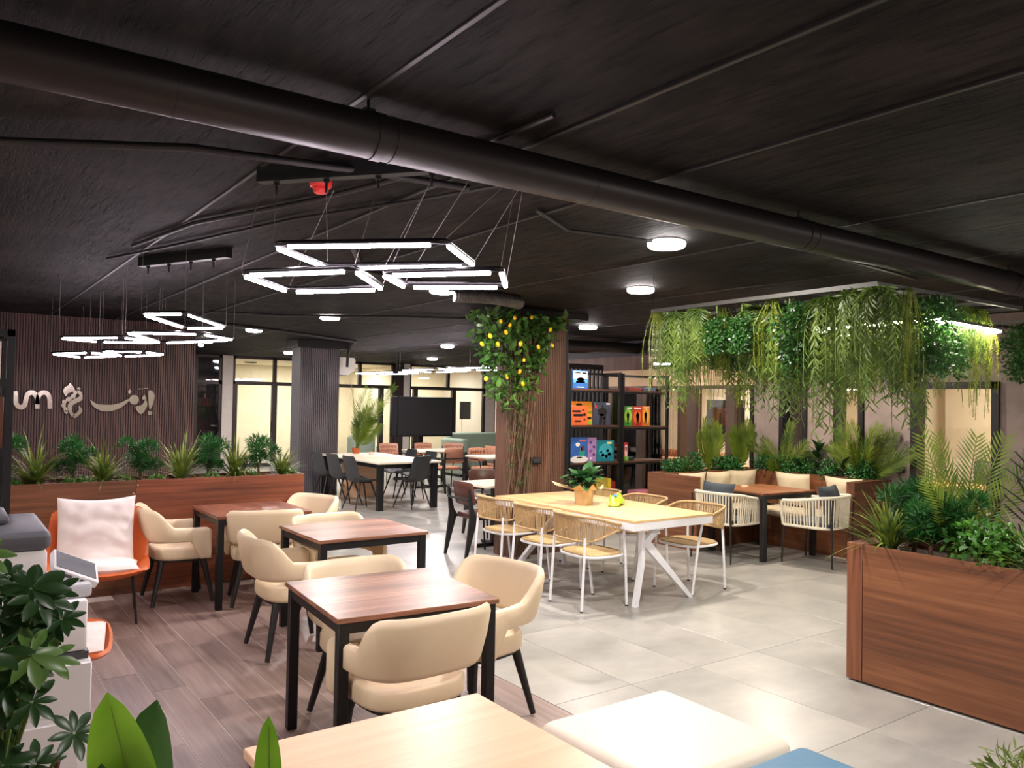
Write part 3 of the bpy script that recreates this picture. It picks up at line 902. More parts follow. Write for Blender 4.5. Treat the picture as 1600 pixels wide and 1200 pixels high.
# --- white dining table
t = thing('dining_table', 'long pale wood dining table with white frame and angled legs', 'table', (5.14, 5.71, 0))
MB().box(-0.485, 0.485, -1.0, 1.0, 0.665, 0.728).build('frame', WHITEM, t, False)
MB().rbox(-0.487, -0.392, -1.002, 1.002, 0.728, 0.75, 0.002, 1).build('border_board', OAKY, t)
MB().rbox(0.392, 0.487, -1.002, 1.002, 0.728, 0.75, 0.002, 1).build('border_board', OAKY, t)
MB().rbox(-0.39, 0.39, -1.002, -0.907, 0.728, 0.75, 0.002, 1).build('border_board', OAKY, t)
MB().rbox(-0.39, 0.39, 0.907, 1.002, 0.728, 0.75, 0.002, 1).build('border_board', OAKY, t)
MB().rbox(-0.39, 0.39, -0.905, 0.905, 0.728, 0.7495, 0.002, 1).build('centre_board', OAKY, t)
for y, f in ((-0.86, 1), (0.86, -1)):
    yy = (0, 1, 0)
    A = [(-0.345, 0), (-0.305, 0), (-0.235, 0.36), (-0.235, 0.667), (-0.275, 0.667), (-0.275, 0.36)]
    B = [(0.325, 0), (0.375, 0), (-0.165, 0.535), (-0.02, 0.667), (-0.1, 0.667), (-0.235, 0.55), (-0.235, 0.50)]
    for q in (A, B):
        q = [(a * f, b) for a, b in (q if f > 0 else q[::-1])]
        MB().prism(q, lambda a, b: (a, y - 0.022, b), lambda a, b: (a, y + 0.022, b)).build('leg', WHITEM, t, False)
MB().box(-0.02, 0.02, -0.85, 0.85, 0.62, 0.666).build('stretcher', WHITEM, t, False)

# --- rope dining chair
def make_rope_chair():
    t = thing('rope_dining_chair', '-', 'chair', (0, 0, 0))
    P = upath(0.27, 0.14, -0.26, -0.02, 26)
    top, bot = [], []
    for x, y, nx, ny in P:
        b = sstep(0.14, -0.26, y)
        top.append((x + nx * 0.012, y + ny * 0.012, 0.70 + 0.075 * b))
        bot.append((x - nx * 0.004, y - ny * 0.004, 0.655 - 0.085 * b))
    MB().tube(top, 0.012, 8).build('top_rail', ROPE, t)
    MB().tube(bot, 0.01, 8).build('lower_rail', ROPE, t)
    m = MB()
    def at(path, s):
        k = s * (len(path) - 1); i = min(int(k), len(path) - 2); f = k - i
        return Vector(path[i]).lerp(Vector(path[i + 1]), f)
    L = [0.0]
    for a, b in zip(top[:-1], top[1:]):
        L.append(L[-1] + (Vector(b) - Vector(a)).length)
    def par(d):
        for i in range(len(L) - 1):
            if L[i + 1] >= d:
                return (i + (d - L[i]) / (L[i + 1] - L[i] + 1e-9)) / (len(L) - 1)
        return 1.0
    n = 84
    for k in range(n):
        s0 = par(L[-1] * (k + 0.5) / n)
        s1 = par(L[-1] * min(0.999, max(0.001, (k + 0.5 + rnd(-0.6, 0.6)) / n)))
        a, b = at(top, s0), at(bot, s1)
        m.tube([a, (a + b) / 2, b], 0.0046, 5, cap=False)
    m.build('rope_weave', ROPE, t)['kind'] = 'stuff'
    slab(MB(), 0.235, -0.21, 0.23, 0.435, 0.455, 0.65, 0.006, 32, 0.008).build('seat', SEATR, t, True, 60)
    pts = []
    for j in range(32):
        a = 2 * PI * j / 32
        c, s_ = math.cos(a), math.sin(a)
        pts.append((math.copysign(abs(c) ** 0.65, c) * 0.238, 0.01 + math.copysign(abs(s_) ** 0.65, s_) * 0.223, 0.432))
    MB().tube(pts, 0.011, 8, closed=True).build('seat_rail', WHITEM, t)
    for sx in (-1, 1):
        MB().tube([(sx * 0.205, -0.232, 0.60), (sx * 0.21, -0.24, 0.45), (sx * 0.215, -0.265, 0.008)], 0.0115, 8).build('leg', WHITEM, t)
        MB().tube([(sx * 0.272, 0.13, 0.69), (sx * 0.25, 0.17, 0.45), (sx * 0.225, 0.215, 0.008)], 0.0115, 8).build('leg', WHITEM, t)
        for y in (-0.265, 0.215):
            MB().cyl((sx * (0.215 if y < 0 else 0.225), y, 0), (sx * (0.215 if y < 0 else 0.225), y, 0.012), 0.0135, n=8).build('foot_cap', BLACKP, t)
    return t
rc0 = make_rope_chair()
_s = []
for x, y, rz, lb in [
    (4.575, 5.15, -92, 'natural rope chair at the near end of the dining table, viewer side'),
    (4.61, 5.78, -90, 'middle natural rope chair on the viewer side of the dining table'),
    (4.65, 6.46, -88, 'natural rope chair nearest the lemon column'),
    (5.73, 5.08, 92, 'natural rope chair at the near end of the dining table, far side'),
    (5.73, 5.80, 88, 'middle natural rope chair on the far side of the dining table'),
    (5.73, 6.47, 90, 'natural rope chair on the far side, behind the potted plant'),
]:
    clone_or_first(_s, rc0, (x, y, 0), rz, lb, 'natural rope chairs at the dining table')

# --- white rope armchair
DGREY = mat('slate_cushion', (62, 70, 78), 0.8, 0, 0.06, 20, 0.1)
DARKM = mat('anthracite_metal', (44, 41, 41), 0.45, 0.3)
def make_white_chair():
    t = thing('rope_armchair', '-', 'armchair', (0, 0, 0))
    P = upath(0.285, 0.25, -0.27, 0.0, 24)
    top, bot = [], []
    for x, y, nx, ny in P:
        b = sstep(0.2, -0.27, y)
        top.append((x + nx * 0.02, y + ny * 0.02, 0.685 + 0.06 * b)); bot.append((x, y, 0.415))
    full = [(bot[0][0], bot[0][1] + 0.01, 0.415), (bot[0][0] - 0.01, bot[0][1] + 0.025, 0.55), (top[0][0], top[0][1] + 0.02, 0.66)] + top + [(top[-1][0], top[-1][1] + 0.02, 0.66), (bot[-1][0] + 0.01, bot[-1][1] + 0.025, 0.55), (bot[-1][0], bot[-1][1] + 0.01, 0.415)]
    MB().tube(full, 0.017, 8).build('top_rail', WROPE, t)
    MB().tube(bot, 0.015, 8).build('lower_rail', WROPE, t)
    MB().bar((bot[0][0], bot[0][1], 0.405), (bot[-1][0], bot[-1][1], 0.405), 0.025, 0.02).build('seat_rail', DARKM, t)
    L = [0.0]
    for a, b in zip(top[:-1], top[1:]):
        L.append(L[-1] + (Vector(b) - Vector(a)).length)
    def at(path, d):
        for i in range(len(L) - 1):
            if L[i + 1] >= d:
                return Vector(path[i]).lerp(Vector(path[i + 1]), (d - L[i]) / (L[i + 1] - L[i] + 1e-9))
        return Vector(path[-1])
    n = 44
    m = MB()
    for k in range(n):
        d0 = L[-1] * (k + 0.5) / n
        d1 = min(L[-1], max(0, d0 + rnd(-0.35, 0.35) * L[-1] / n))
        a, b = at(top, d0), at(bot, d1)
        m.tube([a, (a * 0.5 + b * 0.5), b], 0.0085, 6, cap=False)
    m.build('rope_weave', WROPE, t)['kind'] = 'stuff'
    MB().rbox(-0.255, 0.255, -0.24, 0.25, 0.41, 0.475, 0.025, 3).build('seat_cushion', DGREY, t, True, 60)
    for sx in (-1, 1):
        MB().tube([(sx * 0.262, -0.285, 0.73), (sx * 0.255, -0.27, 0.42), (sx * 0.272, -0.285, 0)], [0.011, 0.013, 0.009], 8).build('leg', DARKM, t)
        MB().tube([(sx * 0.275, 0.255, 0.42), (sx * 0.285, 0.275, 0)], [0.013, 0.009], 8).build('leg', DARKM, t)
    return t
wc0 = make_white_chair()
_s = []
clone_or_first(_s, wc0, (7.25, 5.87, 0), -88, 'white rope armchair at the left of the outdoor style table', 'white rope armchairs at the banquette table')
clone_or_first(_s, wc0, (7.93, 5.17, 0), 8, 'white rope armchair at the right of the outdoor style table', 'white rope armchairs at the banquette table')
def pillow(name, label, loc, w, h, d, m, rot, group=None, cat='cushion'):
    t_ = MB()
    nu, nv = 13, 13
    for side in (1, -1):
        vs, fs = [], []
        for i in range(nu):
            for j in range(nv):
                u, v = -1 + 2 * i / (nu - 1), -1 + 2 * j / (nv - 1)
                k = max(0.0, (1 - u * u)) ** 0.42 * max(0.0, (1 - v * v)) ** 0.42
                pinch = 1 - 0.07 * (1 - abs(u) ** 2) * abs(v) ** 3
                pin2 = 1 - 0.07 * (1 - abs(v) ** 2) * abs(u) ** 3
                wr = 0.012 * math.sin(5 * u + 3 * v * v + 1) * k
                vs.append((u * w / 2 * pin2, side * (k * d / 2 + wr * d * 4), v * h / 2 * pinch))
        for i in range(nu - 1):
            for j in range(nv - 1):
                q = (i * nv + j, (i + 1) * nv + j, (i + 1) * nv + j + 1, i * nv + j + 1)
                fs.append(q if side < 0 else q[::-1])
        t_.add(vs, fs)
    o = t_.build(name, m, None, True, 80)
    o.location = loc; o.rotation_euler = rot
    return tag(o, label, cat, group)
pillow('scatter_cushion', 'slate blue cushion in the left white rope armchair', (7.10, 5.90, 0.66), 0.44, 0.40, 0.13, DGREY, (R(-16), 0, R(-88)), 'slate cushions in the rope armchairs')
pillow('scatter_cushion', 'slate blue cushion in the right white rope armchair', (7.95, 5.02, 0.665), 0.44, 0.40, 0.13, DGREY, (R(-16), 0, R(8)), 'slate cushions in the rope armchairs')

# --- banquette
BW = PLANTWY
SAND = mat('sand_cushion', (196, 180, 152), 0.85, 0, 0.04, 10, 0.08)
bq = thing('banquette', 'wood panelled corner banquette with planter backs', 'bench', (0, 0, 0))
MB().box(8.42, 8.95, 5.13, 7.08, 0.0, 0.36).build('seat_base', PLANTWY, bq, False)
MB().box(7.30, 8.42, 6.62, 7.08, 0.0, 0.36).build('seat_base', PLANTW, bq, False)
MB().box(8.93, 8.97, 5.13, 6.86, 0.36, 0.87).build('back_panel', PLANTWY, bq, False)
MB().box(7.30, 8.97, 6.86, 6.90, 0.36, 0.87).build('back_panel', PLANTW, bq, False)
MB().box(7.24, 7.30, 6.30, 7.10, 0.0, 0.87).build('end_panel', PLANTWY, bq, False)
MB().box(8.40, 9.18, 5.02, 5.12, 0.0, 0.87).build('end_panel', PLANTW, bq, False)
MB().box(7.30, 9.18, 7.06, 7.10, 0.0, 0.87).build('planter_back', PLANTW, bq, False)
SOIL = mottled('soil', [(0.3, (44, 32, 26)), (0.7, (78, 60, 48))], 20, 0.9, 0.6)
MB().box(8.97, 9.18, 5.12, 7.06, 0.1, 0.80).build('soil', SOIL, bq, False)
MB().box(7.30, 8.97, 6.90, 7.06, 0.1, 0.80).build('soil', SOIL, bq, False)
MB().rbox(8.40, 8.93, 5.13, 6.6, 0.362, 0.45, 0.03, 3).build('seat_cushion', SAND, bq, True, 60)
MB().rbox(7.31, 8.92, 6.33, 6.855, 0.362, 0.45, 0.03, 3).build('seat_cushion', SAND, bq, True, 60)
MB().box(7.30, 8.42, 6.40, 6.62, 0.0, 0.36).build('seat_base', PLANTW, bq, False)
SB = 'sand back cushions of the banquette'
for x, y, rz, lb in [(7.62, 6.74, 0, 'sand back cushion at the left end of the banquette'), (8.12, 6.74, 2, 'left one of the two sand back cushions side by side'), (8.60, 6.73, -3, 'right one of the two sand back cushions side by side'),
                     (8.83, 6.10, 90, 'sand back cushion between the corner and the right end'), (8.83, 5.40, 88, 'sand back cushion beside the right end panel')]:
    pillow('back_cushion', lb, (x, y, 0.665), 0.50, 0.44, 0.15, SAND, (R(-10), 0, R(rz + (180 if rz < 50 else 0) - (0 if rz < 50 else 0))), SB)
def rebase(t, c):
    c = Vector(c)
    t.location = c
    for ch in t.children:
        ch.location = Vector(ch.location) - c
rebase(bq, (8.6, 6.1, 0))
TEAK = wood('teak', (98, 58, 34), (134, 84, 52), (158, 104, 66), 'Y', 0.4)
t = thing('slatted_table', 'square teak slat table with anthracite legs at the banquette', 'table', (7.87, 5.86, 0), -4)
for i in range(9):
    x = -0.40 + 0.1 * i
    MB().rbox(x - 0.0475, x + 0.0475, -0.40, 0.40, 0.728, 0.75, 0.002, 1).build('slat', TEAK, t)
MB().box(-0.45, 0.45, -0.41, -0.37, 0.68, 0.728).box(-0.45, 0.45, 0.37, 0.41, 0.68, 0.728).box(-0.45, -0.41, -0.37, 0.37, 0.68, 0.728).box(0.41, 0.45, -0.37, 0.37, 0.68, 0.728).build('frame', DARKM, t, False)
for sx in (-1, 1):
    for sy in (-1, 1):
        MB().rbox(sx * 0.42 - 0.03, sx * 0.42 + 0.03, sy * 0.38 - 0.03, sy * 0.38 + 0.03, 0, 0.69, 0.004, 1).build('leg', DARKM, t)
t = thing('wooden_coaster', 'small wooden block on the teak slat table', 'block', (7.75, 6.02, 0.75))
MB().rbox(-0.035, 0.035, -0.035, 0.035, 0.0, 0.025, 0.004, 1).build('block', OAK, t)

# --- Prouve style chairs
def make_school_chair(name, pad, cat='chair', arms=True, quilt=False):
    t = thing(name, '-', cat, (0, 0, 0))
    slab(MB(), 0.21, -0.19, 0.22, 0.42, 0.475, 0.45, 0.006, 28, 0.015).build('seat', pad, t, True, 60)
    if quilt:
        m = MB()
        for i in range(5):
            x = -0.15 + 0.075 * i
            m.tube([(x, -0.16, 0.479), (x, 0.18, 0.479)], 0.008, 6)
        m.build('seat_channels', pad, t)
    rings = []
    for i in range(11):
        u = -1 + 0.2 * i
        x = 0.205 * u; y0 = -0.235 + 0.045 * u * u
        zc = 0.70; h = 0.13 * (1 - 0.12 * abs(u) ** 6)
        pr = []
        for (a, b) in [(-1, -.9), (-1, 0), (-1, .9), (-.5, 1), (.5, 1), (1, .9), (1, 0), (1, -.9), (.5, -1), (-.5, -1)]:
            th = 0.018 * (1 - 0.4 * abs(u) ** 6)
            pr.append((x, y0 + a * th - 0.05 * (b * h / 0.13) * 0.5, zc + b * h))
        rings.append(pr)
    MB().loft(rings).build('backrest', pad, t, True, 60)
    if quilt:
        m = MB()
        for i in range(6):
            for j in range(3):
                u = -0.75 + 0.3 * i + (0.15 if j % 2 else 0)
                m.ball((0.205 * u, -0.212 + 0.045 * u * u - 0.012 * (j - 1), 0.62 + 0.075 * j), (0.03, 0.012, 0.035), 8, 5)
        m.build('tufting', pad, t)['kind'] = 'stuff'
    for sx in (-1, 1):
        x = sx * 0.225
        prof = [(-0.30, 0.0), (-0.275, 0.0), (-0.15, 0.44), (-0.19, 0.50), (-0.255, 0.76), (-0.272, 0.76), (-0.245, 0.46)]
        MB().prism(prof, lambda a, b: (x - 0.014, a, b), lambda a, b: (x + 0.014, a, b)).build('leg', BLKW, t, False)
        MB().tube([(sx * 0.2, 0.19, 0.43), (sx * 0.205, 0.225, 0)], 0.011, 8).build('leg', BLACK, t)
        MB().bar((sx * 0.2, -0.18, 0.425), (sx * 0.2, 0.2, 0.425), 0.02, 0.025).build('seat_rail', BLACK, t, False)
        if arms:
            MB().tube([(sx * 0.225, -0.24, 0.63), (sx * 0.235, -0.05, 0.635), (sx * 0.235, 0.12, 0.63), (sx * 0.23, 0.17, 0.60), (sx * 0.215, 0.20, 0.44)], 0.0105, 8).build('arm', BLACK, t)
    MB().tube([(-0.24, -0.262, 0.645), (0, -0.285, 0.645), (0.24, -0.262, 0.645)], 0.012, 8).build('back_bar', BLACK, t)
    return t
BRL = mat('dark_brown_leather', (84, 48, 38), 0.38, 0, 0.1, 8, 0.05)
TANL = mat('tan_leather', (184, 130, 102), 0.42, 0, 0.08, 8, 0.05)
GB = 'dark brown leather chairs behind the lemon column'
b0 = make_school_chair('leather_side_chair', BRL, arms=False)
_s = []
clone_or_first(_s, b0, (4.95, 7.47, 0), -92, 'dark brown leather chair with black wedge legs left of the lemon column', GB)
clone_or_first(_s, b0, (5.82, 8.5, 0), 182, 'dark brown leather chair at the far side of the small white table', GB)
WTOP = mat('pale_laminate', (236, 222, 198), 0.4, 0, 0.03)
def pedestal(label, c, w, d, group, top=WTOP, h=0.75):
    t = thing('pedestal_table', label, 'table', (c[0], c[1], 0), 0, group)
    MB().rbox(-w / 2, w / 2, -d / 2, d / 2, h - 0.03, h, 0.004, 1).build('tabletop', top, t)
    MB().rbox(-0.035, 0.035, -0.035, 0.035, 0.04, h - 0.03, 0.005, 1).build('column', BLACK, t)
    MB().bar((-w * 0.36, 0, 0.025), (w * 0.36, 0, 0.025), 0.06, 0.03).bar((0, -d * 0.36, 0.025), (0, d * 0.36, 0.025), 0.06, 0.028).build('foot', BLACK, t, False)
    for sx, sy in ((1, 0), (-1, 0), (0, 1), (0, -1)):
        MB().cyl((sx * w * 0.34, sy * d * 0.34, 0), (sx * w * 0.34, sy * d * 0.34, 0.014), 0.02, n=10).build('foot_pad', BLACK, t)
    return t
GP = 'pale pedestal tables'
pedestal('small pale table between the dark brown leather chairs', (5.43, 7.85), 0.7, 0.66, GP)
pedestal('pale table in front of the big screen, by the tan chairs', (7.98, 13.75), 0.98, 0.7, GP)
pedestal('pale table between the tan chairs and the lemon column', (8.15, 11.75), 0.85, 0.75, GP)
pedestal('pale table by the green bench', (10.3, 13.6), 0.85, 0.75, GP)
t0 = make_school_chair('tan_leather_chair', TANL, arms=True, quilt=True)
_s = []
for x, y, rz, lb in [(7.88, 12.95, 0, 'tan leather chair with its back to the viewer in front of the big screen'), (8.35, 14.55, 180, 'tufted tan chair at the right below the big screen'), (7.55, 14.6, 176, 'tufted tan chair at the left below the big screen'),
                     (8.45, 12.6, 185, 'tufted tan chair beyond the table beside the lemon column'), (9.3, 13.3, -80, 'tan leather chair beside the green bench'), (8.85, 14.35, 150, 'tufted tan chair between the two far tables')]:
    clone_or_first(_s, t0, (x, y, 0), rz, lb, 'tan leather chairs in the far seating')
# --- black shell chairs and conference table
def make_shell_chair():
    t = thing('shell_chair', '-', 'chair', (0, 0, 0))
    prof = [(0.22, 0.435), (0.19, 0.45), (0.05, 0.442), (-0.10, 0.44), (-0.165, 0.46), (-0.195, 0.52), (-0.215, 0.62), (-0.24, 0.74), (-0.262, 0.84)]
    prof = spl(prof, 3)
    rings = []
    n = len(prof)
    for i, (y, z) in enumerate(prof):
        s = i / (n - 1)
        w = 0.215 * (1 - 0.18 * s ** 3) * (0.86 if i in (0, n - 1) else 1)
        a, b = prof[max(i - 1, 0)], prof[min(i + 1, n - 1)]
        d = Vector((b[0] - a[0], b[1] - a[1])).normalized()
        nx, nz = d.y * -1, d.x
        if i == 0 or True:
            nrm = Vector((d.y, -d.x))
        up, dn = [], []
        for k in range(9):
            u = -1 + k / 4
            cup = 0.045 * abs(u) ** 2.5 * (0.4 + 0.6 * math.sin(PI * min(1, max(0, s))))
            py, pz = y + nrm.x * cup * 1, z + nrm.y * cup * 1
            up.append((w * u, py, pz)); dn.append((w * u, py - nrm.x * 0.014, pz - nrm.y * 0.014))
        rings.append(up + dn[::-1])
    MB().loft(rings).build('shell', BLACKP, t, True, 60)
    for sx in (-1, 1):
        MB().tube([(sx * 0.11, -0.09, 0.435), (sx * 0.2, -0.225, 0)], [0.016, 0.009], 8).build('leg', BLKW, t)
        MB().tube([(sx * 0.11, 0.1, 0.435), (sx * 0.2, 0.225, 0)], [0.016, 0.009], 8).build('leg', BLKW, t)
    MB().box(-0.12, 0.12, -0.1, 0.11, 0.42, 0.438).build('under_plate', BLKW, t, False)
    return t
BLACKP = mat('charcoal_plastic', (52, 54, 56), 0.5)
s0 = make_shell_chair()
_s = []
for x, y, rz, lb in [(5.42, 11.50, -84, 'charcoal shell chair nearest on the left of the meeting table'), (5.40, 12.10, -84, 'middle charcoal shell chair on the left of the meeting table'), (5.40, 12.75, -84, 'charcoal shell chair farthest on the left, against the grey column'),
                     (6.2, 11.28, 12, 'charcoal shell chair with its back to the viewer at the end of the meeting table'), (6.72, 12.0, 92, 'charcoal shell chair on the right of the meeting table'), (6.72, 12.7, 90, 'farther charcoal shell chair on the right of the meeting table')]:
    clone_or_first(_s, s0, (x, y, 0), rz, lb, 'charcoal shell chairs at the meeting table')
t = thing('meeting_table', 'long pale meeting table with thick black legs beside the grey column', 'table', (6.06, 12.25, 0))
MB().rbox(-0.56, 0.56, -1.17, 1.17, 0.72, 0.75, 0.004, 1).build('tabletop', WTOP, t)
for sx in (-1, 1):
    for sy in (-1, 1):
        MB().rbox(sx * 0.48 - 0.045, sx * 0.48 + 0.045, sy * 1.07 - 0.045, sy * 1.07 + 0.045, 0, 0.72, 0.004, 1).build('leg', BLACK, t)
    MB().box(sx * 0.48 - 0.02, sx * 0.48 + 0.02, -1.02, 1.02, 0.65, 0.72).build('apron_rail', BLACK, t, False)
    MB().box(-0.44, 0.44, sx * 1.07 - 0.02, sx * 1.07 + 0.02, 0.65, 0.72).build('apron_rail', BLACK, t, False)
MB().box(-0.3, 0.34, 0.7, 0.8, 0.0, 0.65).build('modesty_panel', OAK, t, False)
# --- screen on stand
t = thing('display_screen', 'big black flat screen on a floor stand at the far end', 'screen', (8.45, 15.0, 0))
SCRN = mat('screen_glass', (30, 31, 34), 0.22, 0, 0.02, 2, 0, 0.6)
MB().rbox(-0.755, 0.755, -0.03, 0.04, 0.95, 1.80, 0.012, 2).build('screen_body', BLACK, t)
MB().box(-0.735, 0.735, -0.034, -0.03, 0.985, 1.785).build('screen_glass', SCRN, t, False)
MB().box(-0.06, 0.06, 0.045, 0.1, 0.1, 1.4).build('stand_column', BLACK, t, False)
MB().bar((-0.5, 0.07, 0.07), (0.5, 0.07, 0.07), 0.08, 0.05).bar((-0.45, -0.2, 0.06), (-0.45, 0.34, 0.06), 0.06, 0.04).bar((0.45, -0.2, 0.06), (0.45, 0.34, 0.06), 0.06, 0.04).build('stand_base', BLACK, t, False)
for sx in (-1, 1):
    for y in (-0.18, 0.32):
        MB().cyl((sx * 0.45 - 0.015, y, 0.025), (sx * 0.45 + 0.015, y, 0.025), 0.025, n=10).build('castor', BLACK, t)
MB().tube([(-0.62, -0.045, 1.8), (-0.6, -0.05, 1.4), (-0.615, -0.05, 0.95), (-0.6, 0.0, 0.6)], 0.005, 6).build('cable', BLACK, t)
# --- green bench
GRN = mat('sage_leather', (150, 166, 146), 0.45, 0, 0.05, 6, 0.05)
t = thing('sage_bench', 'sage green upholstered bench at the far end, right of the big screen', 'sofa', (0, 0, 0))
MB().rbox(9.75, 12.6, 15.95, 16.2, 0.1, 0.98, 0.06, 3).build('backrest', GRN, t, True, 60)
MB().rbox(9.78, 12.6, 15.35, 15.96, 0.12, 0.46, 0.05, 3).build('seat', GRN, t, True, 60)
MB().rbox(9.62, 9.84, 15.2, 16.2, 0.05, 0.86, 0.06, 3).build('arm', GRN, t, True, 60)
MB().box(9.7, 12.5, 15.4, 16.1, 0.0, 0.12).build('plinth', BLACK, t, False)
rebase(t, (11.1, 15.8, 0))
t = thing('sage_armchair', 'sage green tub seat beside the far palm', 'sofa', (7.55, 15.9, 0))
MB().rbox(-0.35, 0.25, -0.05, 0.2, 0.05, 0.95, 0.08, 3).build('backrest', GRN, t, True, 60)
MB().rbox(-0.35, 0.25, -0.5, 0.0, 0.05, 0.45, 0.06, 3).build('seat', GRN, t, True, 60)

# ------------------------------------------------------------------ columns
GREYS = mat('grey_slat', (98, 91, 95), 0.5, 0, 0.06, 5)
GREYG = mat('grey_slat_groove', (36, 33, 36), 0.7)
GREYP = mat('grey_panel', (92, 88, 92), 0.5, 0, 0.04)
t = thing('slatted_column', 'dark grey fluted column at the end of the long planter', 'column', (5.16, 13.5, 0))
MB().box(0, 0.72, 0.0, 0.42, 0, 2.62).build('core', GREYG, t, False)
MB().box(-0.012, 0.0, 0.0, 0.42, 0, 2.62).build('side_panel', GREYP, t, False)
MB().box(-0.1, 0.85, -0.1, 0.5, 2.62, 2.75).build('capital', BLKPAINT, t, False)
m = MB(); x = 0.0
while x < 0.70:
    m.box(x, x + 0.024, -0.014, 0.0, 0, 2.615); x += 0.036
m.build('slat', GREYS, t, False)['kind'] = 'stuff'
BRC = wood('column_slat', (74, 50, 38), (106, 74, 58), (128, 94, 74), 'Z', 0.48)
t = thing('slatted_column', 'brown fluted column with the lemon vine', 'column', (5.15, 7.14, 0))
MB().box(0, 0.77, 0.0, 0.29, 0, 2.68).build('core', BROWND, t, False)
MB().box(-0.25, 1.0, -0.12, 0.5, 2.68, 2.75).build('capital', BLKPAINT, t, False)
m = MB(); x = 0.0
while x < 0.75:
    m.box(x, x + 0.019, -0.014, 0.0, 0, 2.675); x += 0.0265
y = 0.0
while y < 0.28:
    m.box(-0.014, 0.0, y, y + 0.019, 0, 2.675); y += 0.0265
m.build('slat', BRC, t, False)['kind'] = 'stuff'
MB().box(0.755, 0.785, -0.016, 0.29, 0, 2.68).build('edge_trim', BLACK, t, False)
def socket(label, loc, size, rot=0):
    t = thing('socket_box', label, 'socket', loc, rot)
    MB().rbox(-size / 2, size / 2, -0.04, 0, -size * 0.28, size * 0.28, 0.006, 2).build('box', BLACK, t)
    MB().rbox(-size * 0.42, size * 0.42, -0.046, -0.038, -size * 0.2, size * 0.2, 0.003, 1).build('flap', BLACKP, t)
    return t
socket('double black socket on the lemon column', (5.47, 7.125, 1.06), 0.13)
s = socket('black socket on the plaster wall at the banquette end', (XR, 4.93, 1.0), 0.13, -90)
MB().tube([(0.0, -0.02, -0.03), (0.01, -0.03, -0.09), (0.05, -0.02, -0.16)], 0.006, 6).build('cable', BLACK, s)
# air conditioner on the far side of the grey column
t = thing('air_conditioner', 'white air conditioner beside the grey column', 'air conditioner', (5.88, 13.55, 2.14))
ACW = mat('ac_white', (222, 216, 208), 0.45, 0, 0.03)
MB().prism([(0, 0.02), (0.0, 0.34), (0.30, 0.34), (0.33, 0.3), (0.33, 0.12), (0.2, 0.02)], lambda a, b: (a, 0.0, b), lambda a, b: (a, 0.85, b)).build('housing', ACW, t)
MB().box(0.02, 0.2, 0.05, 0.8, 0.012, 0.02).build('louvre', mat('ac_grey', (150, 146, 142), 0.5), t, False)
# ------------------------------------------------------------------ plant builders
G_GRASS = leafmat('grass_blade', (58, 84, 28), (138, 152, 62), 0.45, 0.3, 9)
G_DARK = leafmat('dark_needle', (18, 62, 22), (48, 112, 44), 0.5, 0.2, 10)
G_BUSH = leafmat('small_leaf', (34, 80, 26), (92, 150, 52), 0.4, 0.25, 10)
G_LOW = leafmat('low_shrub_leaf', (44, 92, 34), (110, 150, 60), 0.45, 0.25, 10)
G_PALM = leafmat('palm_frond', (62, 92, 28), (142, 164, 62), 0.45, 0.3, 3)
G_PALMD = leafmat('dark_palm_frond', (48, 78, 20), (116, 132, 40), 0.45, 0.3, 3)
G_RUB = leafmat('rubber_leaf', (20, 46, 20), (46, 82, 36), 0.3, 0.1, 4)
G_BLUE = leafmat('blue_green_spike', (36, 84, 64), (70, 124, 92), 0.45, 0.15, 6)
G_FIR = leafmat('fir_needle', (34, 46, 34), (66, 78, 58), 0.6, 0.1, 8)
G_STRING = leafmat('string_leaf_lit', (96, 116, 26), (158, 170, 48), 0.45, 0.35, 6)  # yellow green leaf, made yellower to carry the LED tube's light
G_FERN = leafmat('hanging_fern', (58, 84, 30), (112, 134, 58), 0.45, 0.35, 6)
G_BALL = leafmat('hanging_bush', (24, 62, 24), (62, 108, 42), 0.4, 0.3, 8)
G_LEM = leafmat('lemon_leaf', (34, 74, 30), (92, 132, 56), 0.35, 0.2, 2.5)
G_LEMY = leafmat('lemon_leaf_pale', (92, 150, 60), (150, 194, 96), 0.35, 0.3, 2.5)
G_SCH = leafmat('umbrella_leaf', (26, 52, 26), (58, 92, 44), 0.35, 0.12, 3)
G_SCHY = leafmat('umbrella_leaf_young', (74, 112, 50), (122, 152, 82), 0.35, 0.25, 3)
BARK = mottled('bark', [(0.3, (70, 46, 32)), (0.7, (112, 80, 58))], 25, 0.8, 0.4)
STEMG = mat('green_stem', (88, 110, 48), 0.5)

def rdir(zmin=-1, zmax=1):
    a = rnd(0, 2 * PI); z = rnd(zmin, zmax); r = math.sqrt(max(0, 1 - z * z))
    return Vector((r * math.cos(a), r * math.sin(a), z))
def grass_mesh(h, n, w=0.014, spread=1.0):
    m = MB()
    for i in range(n):
        a = rnd(0, 2 * PI); tilt = rnd(0.05, 0.75) * spread
        d = Vector((math.sin(tilt) * math.cos(a), math.sin(tilt) * math.sin(a), math.cos(tilt)))
        out = Vector((math.cos(a), math.sin(a), 0)); nrm = Vector((0, 0, 1)) * math.sin(tilt) - out * math.cos(tilt) * -1
        nrm = out * -math.cos(tilt) + Vector((0, 0, 1)) * math.sin(tilt)
        L = h * rnd(0.65, 1.15) * (1 - 0.15 * tilt)
        m.leaf(Vector((rnd(-.02, .02), rnd(-.02, .02), 0)) + d * 0.02, d, nrm, L, w * rnd(0.7, 1.3), rnd(0.2, 1.2), 6, 0.5)
    return m
